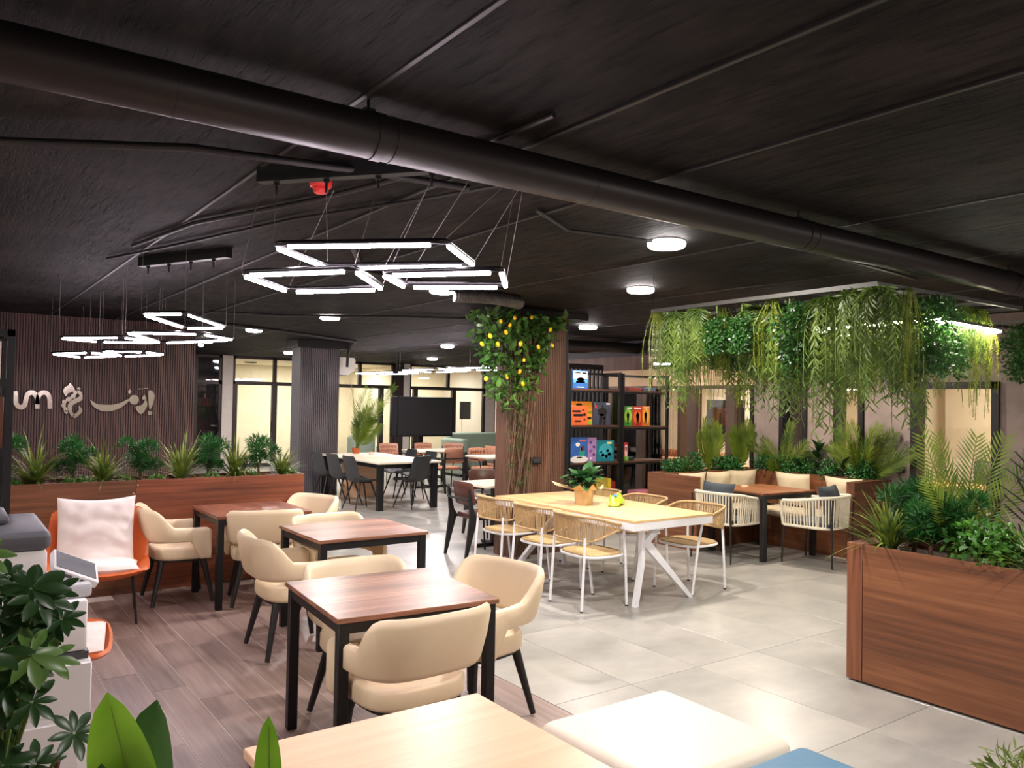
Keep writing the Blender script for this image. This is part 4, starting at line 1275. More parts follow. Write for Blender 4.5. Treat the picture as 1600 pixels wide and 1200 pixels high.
def needle_mesh(puffs, nper, L, w=0.006):
    m = MB()
    for c, r in puffs:
        c = Vector(c)
        for i in range(nper):
            d = rdir(-0.5, 1)
            b = c + d * r * rnd(0.35, 0.8)
            d2 = (d + rdir() * 0.5 + Vector((0, 0, 0.35))).normalized()
            m.leaf(b, d2, rdir(), L * rnd(0.7, 1.2), w, rnd(0, 0.3), 2, 0.6)
    return m
def leafball_mesh(puffs, nper, L, w, wp=0.8):
    m = MB()
    for c, r in puffs:
        c = Vector(c)
        rr = r if isinstance(r, (tuple, list)) else (r, r, r)
        for i in range(nper):
            d = rdir(-0.6, 1); k = rnd(0.55, 1.0)
            b = c + Vector((d.x * rr[0], d.y * rr[1], d.z * rr[2])) * k
            d2 = (d + rdir() * 0.9).normalized()
            m.leaf(b, d2, d, L * rnd(0.7, 1.25), w * rnd(0.8, 1.2), rnd(0, 0.4), 2, wp)
    return m
def frond_mesh(L, nl, ll, droop=0.5, lean=0.5, w=0.012, mat_=None, vee=0.6, twist=0.0):
    """one pinnate frond in the +X/Z plane; base at the origin"""
    m = MB()
    pts = []
    for i in range(13):
        s = i / 12
        ang = lean + droop * s
        if i == 0:
            p = Vector((0, 0, 0))
        else:
            p = pts[-1] + Vector((math.sin(ang), 0, math.cos(ang))) * (L / 12)
        pts.append(p)
    m.tube(pts, [0.006 * (1 - 0.8 * i / 12) + 0.001 for i in range(13)], 5)
    for k in range(nl):
        s = 0.18 + 0.8 * k / (nl - 1)
        i = min(int(s * 12), 11); f = s * 12 - i
        p = pts[i].lerp(pts[i + 1], f); d = (pts[i + 1] - pts[i]).normalized()
        up = Vector((-d.z, 0, d.x))
        l = ll * (math.sin(PI * (0.12 + 0.8 * s)) ** 0.7) * rnd(0.85, 1.1)
        sv = Vector((0, math.cos(twist), 0)) + up * math.sin(twist); nv = Vector((0, -math.sin(twist), 0)) + up * math.cos(twist)
        for sg in (-1, 1):
            dd = (d * vee + sv * sg * 0.8 + nv * rnd(0.05, 0.3)).normalized()
            m.leaf(p, dd, nv, l, w, rnd(0.15, 0.45), 3, 0.6)
    return m
def plant(name, label, cat, loc, parts, group=None, rz=None, scale=1.0):
    """parts: (name, mesh, kind) at the plant's base"""
    t = thing(name, label, cat, loc, rnd(0, 360) if rz is None else rz, group)
    for p in parts:
        o = put(p[0], p[1], t)
        if len(p) > 2 and p[2]:
            o['kind'] = p[2]
    t.scale = (scale,) * 3
    return t
grassM = [mesh_of(grass_mesh(0.45, 90, 0.019, 1.35), 'grass_foliage', G_GRASS) for _ in range(3)]
stemM = mesh_of(MB().tube([(0, 0, -0.03), (0, 0, 0.1)], [0.025, 0.03], 8), 'crown', STEMG)
def bush_puffs(n, h, sp):
    return [((rnd(-sp, sp), rnd(-sp, sp) * 0.8, h * rnd(0.3, 0.98)), rnd(0.05, 0.085)) for _ in range(n)]
conM = [mesh_of(needle_mesh(bush_puffs(11, 0.36, 0.12), 150, 0.06, 0.009), 'needle_foliage', G_DARK) for _ in range(3)]
trunkM = mesh_of(MB().tube([(0, 0, -0.03), (0.01, 0, 0.1), (-0.01, 0.01, 0.24)], [0.013, 0.011, 0.006], 8).tube([(0, 0, 0.1), (0.07, 0.02, 0.22)], [0.007, 0.004], 6).tube([(0, 0, 0.12), (-0.07, -0.02, 0.24)], [0.007, 0.004], 6), 'trunk', BARK)
lowM = [mesh_of(leafball_mesh([((0, 0, 0.03), (0.10, 0.09, 0.06))], 150, 0.035, 0.016), 'low_foliage', G_LOW) for _ in range(2)]
roundM = [mesh_of(leafball_mesh([((rnd(-.07, .07), rnd(-.07, .07), rnd(.08, .28)), rnd(0.08, 0.13)) for _ in range(7)], 90, 0.042, 0.026, 0.7), 'leafy_foliage', G_BUSH) for _ in range(3)]
roundD = [mesh_of(leafball_mesh([((rnd(-.09, .09), rnd(-.07, .07), rnd(.06, .24)), rnd(0.08, 0.12)) for _ in range(7)], 90, 0.045, 0.022, 0.7), 'leafy_foliage', G_DARK) for _ in range(3)]
def P_grass(label, loc, group, s=1.0, cat='plant'):
    return plant('grass_plant', label, cat, loc, [('foliage', random.choice(grassM), 'stuff'), ('crown', stemM)], group, None, s)
def P_con(label, loc, group, s=1.0):
    return plant('conifer_shrub', label, 'shrub', loc, [('foliage', random.choice(conM), 'stuff'), ('trunk', trunkM)], group, None, s)
def P_low(label, loc, group, s=1.0):
    return plant('low_shrub', label, 'shrub', loc, [('foliage', random.choice(lowM), 'stuff')], group, None, s)
def P_round(label, loc, group, s=1.0, dark=False):
    return plant('round_leaf_shrub', label, 'shrub', loc, [('foliage', random.choice(roundD if dark else roundM), 'stuff'), ('trunk', trunkM)], group, None, s)
def P_palm(label, loc, group, L, n, lean=(0.1, 0.7), mat_=G_PALM, s=1.0, ll=0.2, w=0.012, azs=None, fixed=None, name='potted_palm', droop=0.25, nl=34, vee=0.7, twist=None):
    t = thing(name, label, 'palm', loc, 0, group)
    spec = fixed or [(360.0 * i / n + rnd(-20, 20), rnd(*lean), rnd(0.75, 1.1)) for i in range(n)]
    for az, le, k in spec:
        me = mesh_of(frond_mesh(L * k, nl, ll, droop, le, w, None, vee, R(twist if twist is not None else rnd(20, 90))), 'frond', mat_)
        put('frond', me, t, (0, 0, 0), (0, 0, R(az)))
    put('crown', stemM, t, (0, 0, 0), None, (0.6, 0.6, 0.6))
    return t

# ------------------------------------------------------------------ long planter on the left
t = thing('long_planter', 'long wood panelled planter before the slat wall', 'planter', (0.2, 7.53, 0))
MB().box(-2.7, 2.735, 0.02, 0.42, 0.0, 0.90).build('body', PLANTW, t, False)
MB().rbox(-2.7, 1.2175, 0.0, 0.02, 0.004, 0.972, 0.002, 1).build('front_panel', PLANTW, t)
MB().rbox(1.2225, 2.737, 0.0, 0.02, 0.004, 0.972, 0.002, 1).build('front_panel', wood('planter_wood_b', (82, 40, 23), (126, 67, 42), (150, 88, 58), 'X', 0.42, 0.83), t)
MB().box(2.72, 2.74, 0.02, 0.42, 0.0, 0.972).build('end_panel', PLANTWZ, t, False)
MB().box(-2.7, 2.72, 0.4, 0.42, 0.9, 0.972).build('back_panel', PLANTW, t, False)
MB().box(-2.69, 2.72, 0.02, 0.4, 0.88, 0.93).build('soil', SOIL, t, False)
for x, z in ((1.235, 0.93), (1.2, 0.86)):
    MB().cyl((x, 0.001, z), (x, -0.002, z), 0.006, n=8).build('screw_cap', OAK, t)
m = MB()
for i in range(420):
    x, y = rnd(0.0, 2.68), rnd(0.03, 0.39)
    s_ = rnd(0.008, 0.022)
    m.rbox(x - s_, x + s_, y - s_ * 0.6, y + s_ * 0.6, 0.928, 0.928 + rnd(0.006, 0.03), 0.003, 1, Euler((rnd(-.5, .5), rnd(-.5, .5), rnd(0, 3))))
m.build('bark_chips', mottled('bark_chip', [(0.3, (96, 72, 62)), (0.7, (170, 148, 138))], 30, 0.85, 0.3), t)['kind'] = 'stuff'
GL1 = 'grass plants in the long planter'; GL2 = 'needle shrubs in the long planter'; GL3 = 'low shrubs in the long planter'
zb = 0.93; yb = 7.72
for x, lb, s_ in [(0.68, 'tallest spiky grass plant, beside the black shelf post in the long planter', 1.22), (1.19, 'spiky grass plant above the orange chair in the long planter', 1.05), (1.83, 'wide arching grass plant under the script lettering', 1.12), (2.33, 'grass plant before the white pillar in the long planter', 1.05), (2.77, 'grass plant at the right end of the long planter', 0.85)]:
    P_grass(lb, (x, yb, zb), GL1, s_)
for x, lb, s_ in [(0.42, 'needle shrub behind the black shelf post in the long planter', 1.1), (0.965, 'needle shrub below the steel emblem in the long planter', 1.02), (1.49, 'needle shrub left of the arching grass in the long planter', 1.05), (2.08, 'needle shrub before the dim office window in the long planter', 1.05), (2.55, 'needle shrub between the two last grass plants of the long planter', 1.0)]:
    P_con(lb, (x, yb + rnd(-.03, .05), zb), GL2, s_)
for x, lb in [(0.52, 'low shrub at the foot of the black shelf post'), (0.93, 'low shrub spreading left of the planter seam'), (1.05, 'low shrub under the emblem, second from the shelf post'), (1.34, 'small low shrub just left of the planter seam'), (1.60, 'small low shrub right of the planter seam'), (2.08, 'low shrub under the needle shrub by the dim window'), (2.45, 'low shrub before the bright office window'), (2.84, 'low shrub in the right corner of the long planter')]:
    P_low(lb, (x, 7.62, zb + 0.005), GL3, 0.85)

# ------------------------------------------------------------------ planter on the right
t = thing('wood_planter', 'large reddish wood planter at the right edge', 'planter', (4.69, 1.0, 0))
MB().box(0.03, 0.5, -1.8, 1.84, 0.0, 0.02).build('plinth', BLACK, t, False)
MB().rbox(0.0, 0.022, -1.8, 1.745, 0.012, 0.858, 0.002, 1).build('front_panel', PLANTWY, t)
MB().rbox(-0.001, 0.03, 1.748, 1.85, 0.012, 0.86, 0.002, 1).build('corner_post', PLANTWZ, t)
MB().rbox(0.03, 0.53, 1.828, 1.85, 0.012, 0.86, 0.002, 1).build('end_panel', PLANTW, t)
MB().rbox(0.53, 0.552, -1.8, 1.85, 0.012, 0.86, 0.002, 1).build('back_panel', PLANTWY, t)
MB().box(0.022, 0.53, -1.8, 1.828, 0.3, 0.80).build('soil', SOIL, t, False)
MB().box(0.0302, 0.53, 1.72, 1.828, 0.80, 0.858).build('corner_cap', PLANTW, t, False)
GRg = 'plants in the right hand planter'
P_grass('arching yellow green grass at the left end of the right hand planter', (4.84, 2.66, 0.80), GRg, 1.1)
P_grass('arching grass plant at the right edge of the picture', (4.80, 1.78, 0.80), GRg, 0.95)
plant('spiky_succulent', 'blue green spiky plant behind the dark shrubs of the right hand planter', 'plant', (5.10, 2.72, 0.95), [('foliage', mesh_of(grass_mesh(0.20, 70, 0.016, 0.9), 'spike_foliage', G_BLUE), 'stuff'), ('crown', stemM)], GRg)
P_con('dark needle shrub beside the arching grass in the right hand planter', (4.98, 2.58, 0.80), GRg, 1.15)
P_con('dark needle shrub in the middle of the right hand planter', (4.86, 2.42, 0.79), GRg, 1.0)
P_con('dark needle shrub under the fan palm in the right hand planter', (4.95, 2.34, 0.80), GRg, 1.1)
P_round('bright round leaf shrub at the front of the right hand planter', (4.88, 2.15, 0.78), GRg, 1.2)
P_round('second bright round leaf shrub, right of the palm', (4.92, 2.02, 0.78), GRg, 1.0)
P_palm('tall feathery palm in the right hand planter', (5.05, 2.32, 0.82), GRg, 0.74, 9, (0.08, 0.62), G_PALM, 1.0, 0.19, 0.0125,
       fixed=[(150, .26, 1.05), (110, .10, 1.0), (350, .10, 1.0), (325, .26, 1.05), (300, .48, .95), (170, .5, .8), (250, .15, .8), (20, .6, .75)], droop=0.16, nl=22, vee=0.9)
# young fir behind
fir = thing('young_fir', 'dark young fir at the right edge before the plaster wall', 'tree', (5.12, 2.0, 0.80), 0)
m = MB()
tr = [Vector((0, 0, 0)), Vector((0.01, 0.0, 0.3)), Vector((0.0, 0.0, 0.6)), Vector((0.02, -0.01, 0.80))]
def twig(m, a, b, n, L):
    a, b = Vector(a), Vector(b)
    m.tube([a, b], [0.006, 0.003], 5)
    for i in range(n):
        s_ = i / n
        p = a.lerp(b, s_)
        d = ((b - a).normalized() * 0.6 + rdir()).normalized()
        m.leaf(p, d, rdir(), L * rnd(0.8, 1.2), 0.006, 0.1, 1, 0.6)
twig(m, tr[2], tr[3], 140, 0.028)
for i in range(26):
    z = 0.05 + 0.6 * i / 26; a = i * 2.4; l = 0.20 * (1 - 0.72 * z / 0.75)
    b = Vector((0.0, 0, z))
    twig(m, b, b + Vector((math.cos(a) * l, math.sin(a) * l, l * 0.75)), 85, 0.028)
m.build('foliage', G_FIR, fir)['kind'] = 'stuff'
MB().tube(tr, [0.012, 0.01, 0.006, 0.003], 8).build('trunk', BARK, fir)

# ------------------------------------------------------------------ banquette planting
GB1 = 'plants behind the banquette'
P_palm('upright yellow green palm left of the plaster corner', (8.25, 6.98, 0.80), GB1, 0.68, 6, mat_=G_PALMD, ll=0.21, w=0.0125, vee=1.2, twist=80, nl=32, fixed=[(190, .03, 1.1), (10, .06, 1.05), (0, .16, 1.0), (200, .13, .95), (180, .2, .85), (350, .25, .85)])
P_palm('second upright yellow green palm, just left of the plaster corner', (8.86, 6.98, 0.80), GB1, 0.68, 6, mat_=G_PALMD, ll=0.21, w=0.0125, vee=1.2, twist=80, nl=32, fixed=[(0, .12, 1.12), (355, .24, 1.05), (180, .05, .95), (350, .3, .9), (185, .2, .85), (0, .02, .95)])
P_palm('spreading palm before the first plaster panel', (9.07, 6.42, 0.80), GB1, 0.66, 7, mat_=G_PALMD, ll=0.17, w=0.0125, vee=0.9, twist=85, nl=30, fixed=[(100, .75, 1.0), (95, .45, .9), (280, .0, 1.1), (270, .5, .9), (180, .9, .6), (290, .8, .8)])
P_palm('bushy palm before the yellow lit window', (9.07, 5.32, 0.80), GB1, 0.74, 9, mat_=G_PALMD, ll=0.24, w=0.0135, vee=1.0, twist=85, nl=32, fixed=[(90, .35, 1.0), (90, .1, 1.0), (270, .15, 1.0), (275, .4, 1.0), (268, .85, 1.05), (180, .3, .7), (100, .6, .8), (285, .65, .7), (240, .2, .9)])
k = 0
for x, y, s_ in [(7.60, 6.98, 1.0), (7.95, 6.98, 1.0), (8.45, 6.97, 1.05), (8.70, 6.97, 1.0), (9.03, 6.72, 0.9), (9.03, 6.50, 0.85), (9.03, 6.25, 0.85), (9.03, 6.0, 0.8), (9.03, 5.72, 0.9), (9.03, 5.33, 0.95), (9.03, 5.24, 0.9)]:
    lb = ['leafy shrub at the left end of the banquette planter', 'leafy shrub left of the first upright palm', 'leafy shrub between the two upright palms', 'leafy shrub under the second upright palm', 'leafy shrub in the corner behind the cushions', 'leafy shrub under the spreading palm', 'leafy shrub right of the spreading palm', 'leafy shrub under the rubber plant', 'leafy shrub left of the bushy palm', 'leafy shrub under the bushy palm', 'leafy shrub at the right end of the banquette planter'][k]
    P_round(lb, (x, y, 0.79), GB1, s_, True); k += 1
P_grass('grass tuft behind the left end of the banquette', (7.75, 6.98, 0.80), GB1, 0.8)
rubber_leaf = mesh_of(MB().leaf((0, 0, 0), (0, 0, 1), (0, -1, 0), 0.2, 0.085, 0.35, 6, 0.75, 0.25), 'leaf', G_RUB)
def rubber(label, loc, n, h, group, s_=1.0):
    t = thing('rubber_plant', label, 'plant', loc, 0, group)
    MB().tube([(0, 0, 0), (0.01, 0, h * 0.5), (0, 0.01, h)], [0.009, 0.008, 0.005], 6).build('stem', STEMG, t)
    for i in range(n):
        z = h * (0.3 + 0.7 * i / (n - 1)); a = i * 2.4
        ti = 1.15 - 0.75 * i / n
        put('leaf', rubber_leaf, t, (0, 0, z), Euler((0, 0, 0)).to_matrix().to_euler() if False else Euler((-ti, 0, a)), s_ * rnd(0.8, 1.1))
    return t
rubber('dark rubber plant before the second plaster panel', (9.08, 5.93, 0.8), 13, 0.42, GB1, 1.05)
rubber('low broad leaved plant under the narrow grey window', (9.06, 6.18, 0.8), 9, 0.18, GB1, 0.8)
rubber('low broad leaved plant left of the bushy palm', (9.05, 5.55, 0.8), 10, 0.2, GB1, 0.85)

# ------------------------------------------------------------------ hanging garden
GF = mat('hanger_grey', (66, 64, 60), 0.5, 0.2)
t = thing('hanging_plant_frame', 'grey metal grid hung from the ceiling carrying trailing plants', 'frame', (5.46, 3.49, 2.45), -2)
for y in (-0.95, -0.5, 0.0, 0.5, 0.95):
    MB().box(-0.9, 0.9, y - 0.012, y + 0.012, -0.012, 0.012).build('grid_bar', GF, t, False)
for x in (-0.9, -0.45, 0.0, 0.45, 0.9):
    MB().box(x - 0.014, x + 0.014, -0.96, 0.96, -0.014, 0.014).build('grid_bar', GF, t, False)
for x, y in ((-0.9, -0.95), (-0.9, 0.95), (0.9, -0.95), (0.9, 0.95)):
    MB().cyl((x, y, 0), (x, y, CEIL - 2.45), 0.0015, n=5).build('wire', BLACK, t)
def string_mesh(n, L, leafL=0.018, w=0.011, spread=0.10):
    m = MB()
    for i in range(n):
        a = rnd(0, 2 * PI); r = rnd(0.01, spread); l = L * rnd(0.55, 1.05)
        x, y = math.cos(a) * r, math.sin(a) * r
        pts = []
        for k in range(6):
            s_ = k / 5
            pts.append(Vector((x * (0.3 + 0.7 * min(1, s_ * 3)) + rnd(-.008, .008), y * (0.3 + 0.7 * min(1, s_ * 3)) + rnd(-.008, .008), 0.02 - l * s_)))
        m.tube(pts, 0.0018, 4, cap=False)
        nn = int(l / 0.013)
        for k in range(nn):
            s_ = k / nn * 5; q = int(s_); p = pts[q].lerp(pts[min(q + 1, 5)], s_ - q)
            for sg in (0, 1):
                aa = k * 1.3 + sg * PI
                m.leaf(p, Vector((math.cos(aa), math.sin(aa), -0.35)), (0, 0, 1), leafL, w, 0.2, 1, 0.8)
    return m
def fern_mesh(n, L):
    m = MB()
    for i in range(n):
        a = rnd(0, 2 * PI); r = rnd(0.06, 0.16); l = L * rnd(0.6, 1.05)
        o = Vector((math.cos(a), math.sin(a), 0)); pts = []
        for k in range(7):
            s_ = k / 6
            pts.append(o * (r * math.sin(min(1, s_ * 1.6) * PI / 2)) + Vector((0, 0, 0.06 * math.sin(s_ * PI * 0.8) - l * s_ ** 1.4)))
        m.tube(pts, 0.002, 4, cap=False)
        for k in range(16):
            s_ = (0.1 + 0.9 * k / 15) * 6; q = min(int(s_), 5); p = pts[q].lerp(pts[q + 1], s_ - q)
            d = (pts[q + 1] - pts[q]).normalized()
            for sg in (-1, 1):
                dd = d * 0.8 + o.cross(Vector((0, 0, 1))) * sg * 0.6 + rdir() * 0.3
                m.leaf(p, dd, o, rnd(0.05, 0.10), 0.013, 0.3, 2, 0.6)
    return m
strM = [mesh_of(string_mesh(20, L * 1.25, 0.03, 0.016, 0.13), 'string_foliage', G_STRING) for L in (0.42, 0.52, 0.36)]
ferM = [mesh_of(fern_mesh(24, L * 1.2), 'fern_foliage', G_FERN) for L in (0.50, 0.60, 0.42)]
balM = [mesh_of(leafball_mesh([((rnd(-.06, .06), rnd(-.06, .06), -rnd(.08, .40)), rnd(0.08, 0.12)) for _ in range(8)], 170, 0.028, 0.018, 0.7), 'bush_foliage', G_BALL) for _ in range(3)]
hookM = mesh_of(MB().cyl((0, 0, 0.02), (0, 0, -0.05), 0.006, n=6), 'root_ball', STEMG)
GH = 'trailing plants hung from the grid'
def hang(kind, x, y, z, s_=1.0, lab=None):
    me = {'s': strM, 'f': ferM, 'b': balM}[kind]
    nm = {'s': 'string_plant', 'f': 'trailing_fern', 'b': 'hanging_bush'}[kind]
    lb = lab or {'s': 'yellow green string plant trailing from the ceiling grid', 'f': 'olive green fern trailing from the ceiling grid', 'b': 'dark green bushy plant hanging from the ceiling grid'}[kind]
    t = plant(nm, lb, 'hanging plant', (x, y, z), [('foliage', random.choice(me), 'stuff'), ('root_ball', hookM)], GH + ', ' + {'s': 'string plants', 'f': 'ferns', 'b': 'bushes'}[kind], None, s_)
    return t
seq = 'sfbfsbffsbsf'
k = 0
for iy in range(10):
    y = 2.54 + 1.88 * iy / 9
    for ix in range(8):
        x = 4.58 + 1.76 * ix / 7 + 0.04 * (iy - 4) / 5
        kd = random.choice('sfsbsfb')
        if ix == 0 and iy >= 8:
            kd = 's' if iy == 9 else 'f'
        if iy == 0 and ix == 7:
            kd = 's'
        if 1 <= ix <= 3 and 1 <= iy <= 3 and kd == 'b':
            kd = 's'
        if iy == 0 and x > 5.1:
            y_ = y + 0.17
        else:
            y_ = y
        hang(kd, x + rnd(-.06, .06), y_ + rnd(-.04, .04), 2.44 - rnd(0, 0.02), rnd(0.85, 1.2) * (1.2 if (iy == 0 and ix >= 6) else 1))
for x, y in ((7.55, 2.95), (7.85, 2.85), (8.15, 2.95), (7.9, 3.15)):
    t = hang('b', x, y, 2.45, 1.1, 'dark bushy plant hanging at the far right, behind the light tube')
t = thing('hanging_plant_frame', 'grey bar at the far right carrying dark hanging plants', 'frame', (7.85, 3.0, 2.46))
MB().box(-0.5, 0.6, -0.2, -0.17, -0.012, 0.012).box(-0.5, 0.6, 0.17, 0.2, -0.012, 0.012).box(-0.5, -0.47, -0.2, 0.2, -0.012, 0.012).box(0.57, 0.6, -0.2, 0.2, -0.012, 0.012).build('grid_bar', GF, t, False)
for x in (-0.48, 0.58):
    MB().cyl((x, 0.18, 0), (x, 0.18, CEIL - 2.46), 0.004, n=5).cyl((x, -0.18, 0), (x, -0.18, CEIL - 2.46), 0.004, n=5).build('wire', BLACK, t)
rect_pendant([(5.17, 2.56), (6.30, 2.62), (6.35, 3.62), (5.28, 3.5)], 2.30, 'rectangular light tube shining among the hanging plants', None, None, 2.45, 0.014, (0.03, 0.97), GF, emit('led_tube_warm', (255, 244, 226), 110))

# ------------------------------------------------------------------ lemon vine on the column
vine = thing('lemon_vine', 'artificial lemon vine climbing the brown fluted column', 'plant', (5.13, 7.08, 0))
m = MB()
for i in range(26):
    a0 = rnd(0, 6.28); pts = []
    bx, by = rnd(-0.1, 0.15), rnd(-0.05, 0.0)
    for k in range(15):
        z = 2.6 * k / 14
        fl = 0.055 + 0.05 * abs(math.sin(z * 1.3 + i)) + 0.12 * max(0, z - 1.9)
        px = bx * (0.8 + 0.15 * z) + math.cos(a0 + z * 2.2) * fl * 0.8
        py = by - 0.035 + math.sin(a0 + z * 2.2) * 0.035
        pts.append((px, py - (0.02 if px > 0.02 else 0), z))
    m.tube(pts, rnd(0.004, 0.008), 6)
for i in range(16):
    z0 = rnd(1.0, 2.2)
    m.tube([(rnd(-.1, .1), -0.06, z0), (rnd(0.05, 0.3), -0.05, z0 + 0.25), (rnd(0.15, 0.5), -0.05, z0 + rnd(.3, .5))], [0.005, 0.004, 0.002], 5)
m.build('twisted_stems', mottled('vine_bark', [(0.3, (74, 54, 40)), (0.7, (122, 92, 70))], 20, 0.75, 0.3), vine)
m = MB()
for i in range(34):
    z = rnd(0.75, 1.75)
    c = Vector((rnd(-0.12, 0.16), -0.09 + rnd(-.03, .02), z))
    for k in range(34):
        m.leaf(c + rdir() * 0.03, (rdir() + Vector((0, 0, -0.4))), rdir(), 0.04, 0.006, 0.2, 2, 0.6)
m.build('moss_tufts', leafmat('moss', (52, 70, 32), (92, 110, 54), 0.6, 0.2, 8), vine)['kind'] = 'stuff'
lemleaf = [mesh_of(MB().leaf((0, 0, 0), (0, 0, 1), (0, -1, 0), 0.1, 0.045, 0.3, 4, 0.8, 0.2), 'leaf', mm) for mm in (G_LEM, G_LEM, G_LEM, G_LEMY)]
def crown_pt():
    while True:
        z = 1.62 + 1.10 * random.random() ** 0.62
        s_ = (z - 1.62) / 1.12
        hw = 0.14 + 0.46 * s_ ** 0.8
        cx = -0.08 + 0.06 * s_
        u = rnd(-1, 1)
        x = cx + u * hw
        dep = 0.10 + 0.26 * s_ * math.sqrt(max(0, 1 - u * u * 0.8))
        y = -rnd(0.02, 1.0) * dep if x > -0.02 else rnd(-1.0, 0.5) * dep
        return Vector((x, y, min(z, 2.64))), s_
for i in range(298):
    p, s_ = crown_pt()
    if i % 2:
        p.y = min(p.y, -0.08 - 0.16 * s_)
    d = Euler((rnd(0.6, 2.9), rnd(-.5, .5), rnd(-1.9, 1.9)))
    yg = (s_ < 0.35 and random.random() < 0.75) or random.random() < 0.12  # paler leaves mostly in the lower part of the crown
    put('leaf', lemleaf[3] if yg else lemleaf[i % 3], vine, p, d, rnd(1.0, 1.65))
m = MB()
for i in range(900):
    p, s_ = crown_pt()
    m.leaf(p + Vector((0, 0.02, 0)), rdir(-1, 0.5), rdir(), rnd(0.06, 0.11), rnd(0.03, 0.045), 0.3, 3, 0.8)
m.build('inner_foliage', G_LEM, vine)['kind'] = 'stuff'
LEMON = mat('lemon_yellow', (244, 190, 30), 0.4, 0, 0.1, 6, 0.08)
lem = mesh_of(MB().lathe([(0.003, -0.046), (0.008, -0.042), (0.022, -0.032), (0.031, -0.012), (0.031, 0.01), (0.023, 0.03), (0.008, 0.041), (0.003, 0.044)], 14), 'lemon', LEMON)
for X, Z_ in [(4.73, 2.55), (4.91, 2.6), (4.85, 2.52), (4.8, 2.44), (4.6, 2.39), (4.7, 2.31), (4.5, 2.3), (4.99, 2.33), (5.23, 2.31), (5.42, 2.34), (5.13, 2.62), (5.04, 2.16), (5.07, 2.04), (4.91, 1.98), (5.12, 1.91), (4.64, 1.95), (5.39, 2.51)]:
    put('lemon', lem, vine, (X - 5.13, 6.78 - 7.08 + (0.12 if Z_ < 2.1 else 0), Z_), (rnd(-.6, .6), rnd(-.6, .6), 0), rnd(0.58, 0.72))
# ------------------------------------------------------------------ board game shelves
SHB = wood('shelf_board', (58, 36, 28), (84, 54, 42), (104, 70, 54), 'X', 0.45)
def shelf_unit(name, label, x0, x1, y0, y1, levels, ztop, group=None):
    t = thing(name, label, 'shelf', ((x0 + x1) / 2, y0, 0), 0, group)
    hw = (x1 - x0) / 2; d = y1 - y0; r = 0.019
    for sx in (-1, 1):
        for y in (r, d - r):
            MB().box(sx * (hw - r) - r, sx * (hw - r) + r, y - r, y + r, 0, ztop).build('post', BLACK, t, False)
        MB().box(sx * (hw - r) - r, sx * (hw - r) + r, 2 * r, d - 2 * r, ztop - 0.036, ztop).build('top_rail', BLACK, t, False)
    for y in (r, d - r):
        MB().box(-hw + 2 * r, hw - 2 * r, y - r, y + r, ztop - 0.036, ztop).build('top_rail', BLACK, t, False) if y > 0.1 else None
    for z in levels:
        MB().box(-hw + 2 * r, hw - 2 * r, 0.004, d - 0.004, z - 0.022, z).build('board', SHB, t, False)
        MB().box(-hw + 2 * r, hw - 2 * r, 0.0, 0.016, z - 0.05, z - 0.022).build('shelf_rail', BLACK, t, False)
    return t
shelf_unit('game_shelf', 'black metal shelf beside the lemon column with board games', 6.93, 7.90, 8.28, 8.66, [0.30, 0.90, 1.41, 1.915], 2.16)
shelf_unit('game_shelf', 'black metal shelf next to the banquette with board games', 7.92, 8.87, 8.28, 8.66, [0.37, 0.90, 1.395, 1.91], 2.15)
t = thing('slat_screen', 'black vertical slat screen behind the board game shelves', 'screen', (8.35, 9.6, 0))
for i in range(9):
    x = -0.32 + 0.085 * i
    MB().box(x - 0.015, x + 0.015, -0.02, 0.02, 0, 2.3).build('slat', BLACK, t, False)
MB().box(-0.35, 0.38, -0.025, 0.025, 2.26, 2.34).box(-0.35, 0.38, -0.025, 0.025, 0, 0.06).build('rail', BLACK, t, False)
def gbox(label, x0, x1, z0, z1, rgb, deco=(), y=8.32, th=0.07, lean=0, cat='box'):
    nm = 'board_game_box'
    t = thing(nm, label, cat, ((x0 + x1) / 2, y, z0), 0, 'board games on the black shelves')
    w, h = x1 - x0, z1 - z0
    mm = mottled('game_%d_%d_%d' % rgb, [(0.35, tuple(int(c * 0.88) for c in rgb)), (0.65, rgb)], 9, 0.4, 0)
    MB().rbox(-w / 2, w / 2, 0, th, 0.0, h, 0.002, 1).build('carton', mm, t)
    m = MB(); m.box(-w / 2 + 0.002, w / 2 - 0.002, -0.0012, 0.0, 0.002, h - 0.002)
    m.build('lid_front', mm, t, False)
    for (kind, u, v, a, b, c) in deco:
        dm = mat('print_%d_%d_%d' % c, c, 0.4, 0, 0.05)
        X, Z_ = (u - 0.5) * w, v * h
        q = MB()
        if kind == 'r':
            q.box(X - a * w / 2, X + a * w / 2, -0.003, -0.001, Z_ - b * h / 2, Z_ + b * h / 2)
        elif kind == 'o':
            n = 16
            q.prism([(X + a * w / 2 * math.cos(2 * PI * i / n), Z_ + b * h / 2 * math.sin(2 * PI * i / n)) for i in range(n)], lambda p, r_: (p, -0.003, r_), lambda p, r_: (p, -0.001, r_))
        elif kind == 'm':                 # standing figure in a suit
            pts = [(-.5, 0), (-.42, .5), (-.7, .55), (-.62, .78), (-.25, .84), (-.1, .86), (-.16, .94), (0, 1), (.16, .94), (.1, .86), (.3, .84), (.66, .74), (.5, .5), (.45, 0), (.15, 0), (.05, .4), (-.1, 0)]
            q.prism([(X + p[0] * a * w / 2, Z_ + (p[1] - 0.5) * b * h) for p in pts], lambda p, r_: (p, -0.003, r_), lambda p, r_: (p, -0.001, r_))
        q.build('print', dm, t, False)
    return t
W_, K_, N_ = (240, 238, 232), (26, 24, 26), (30, 60, 130)
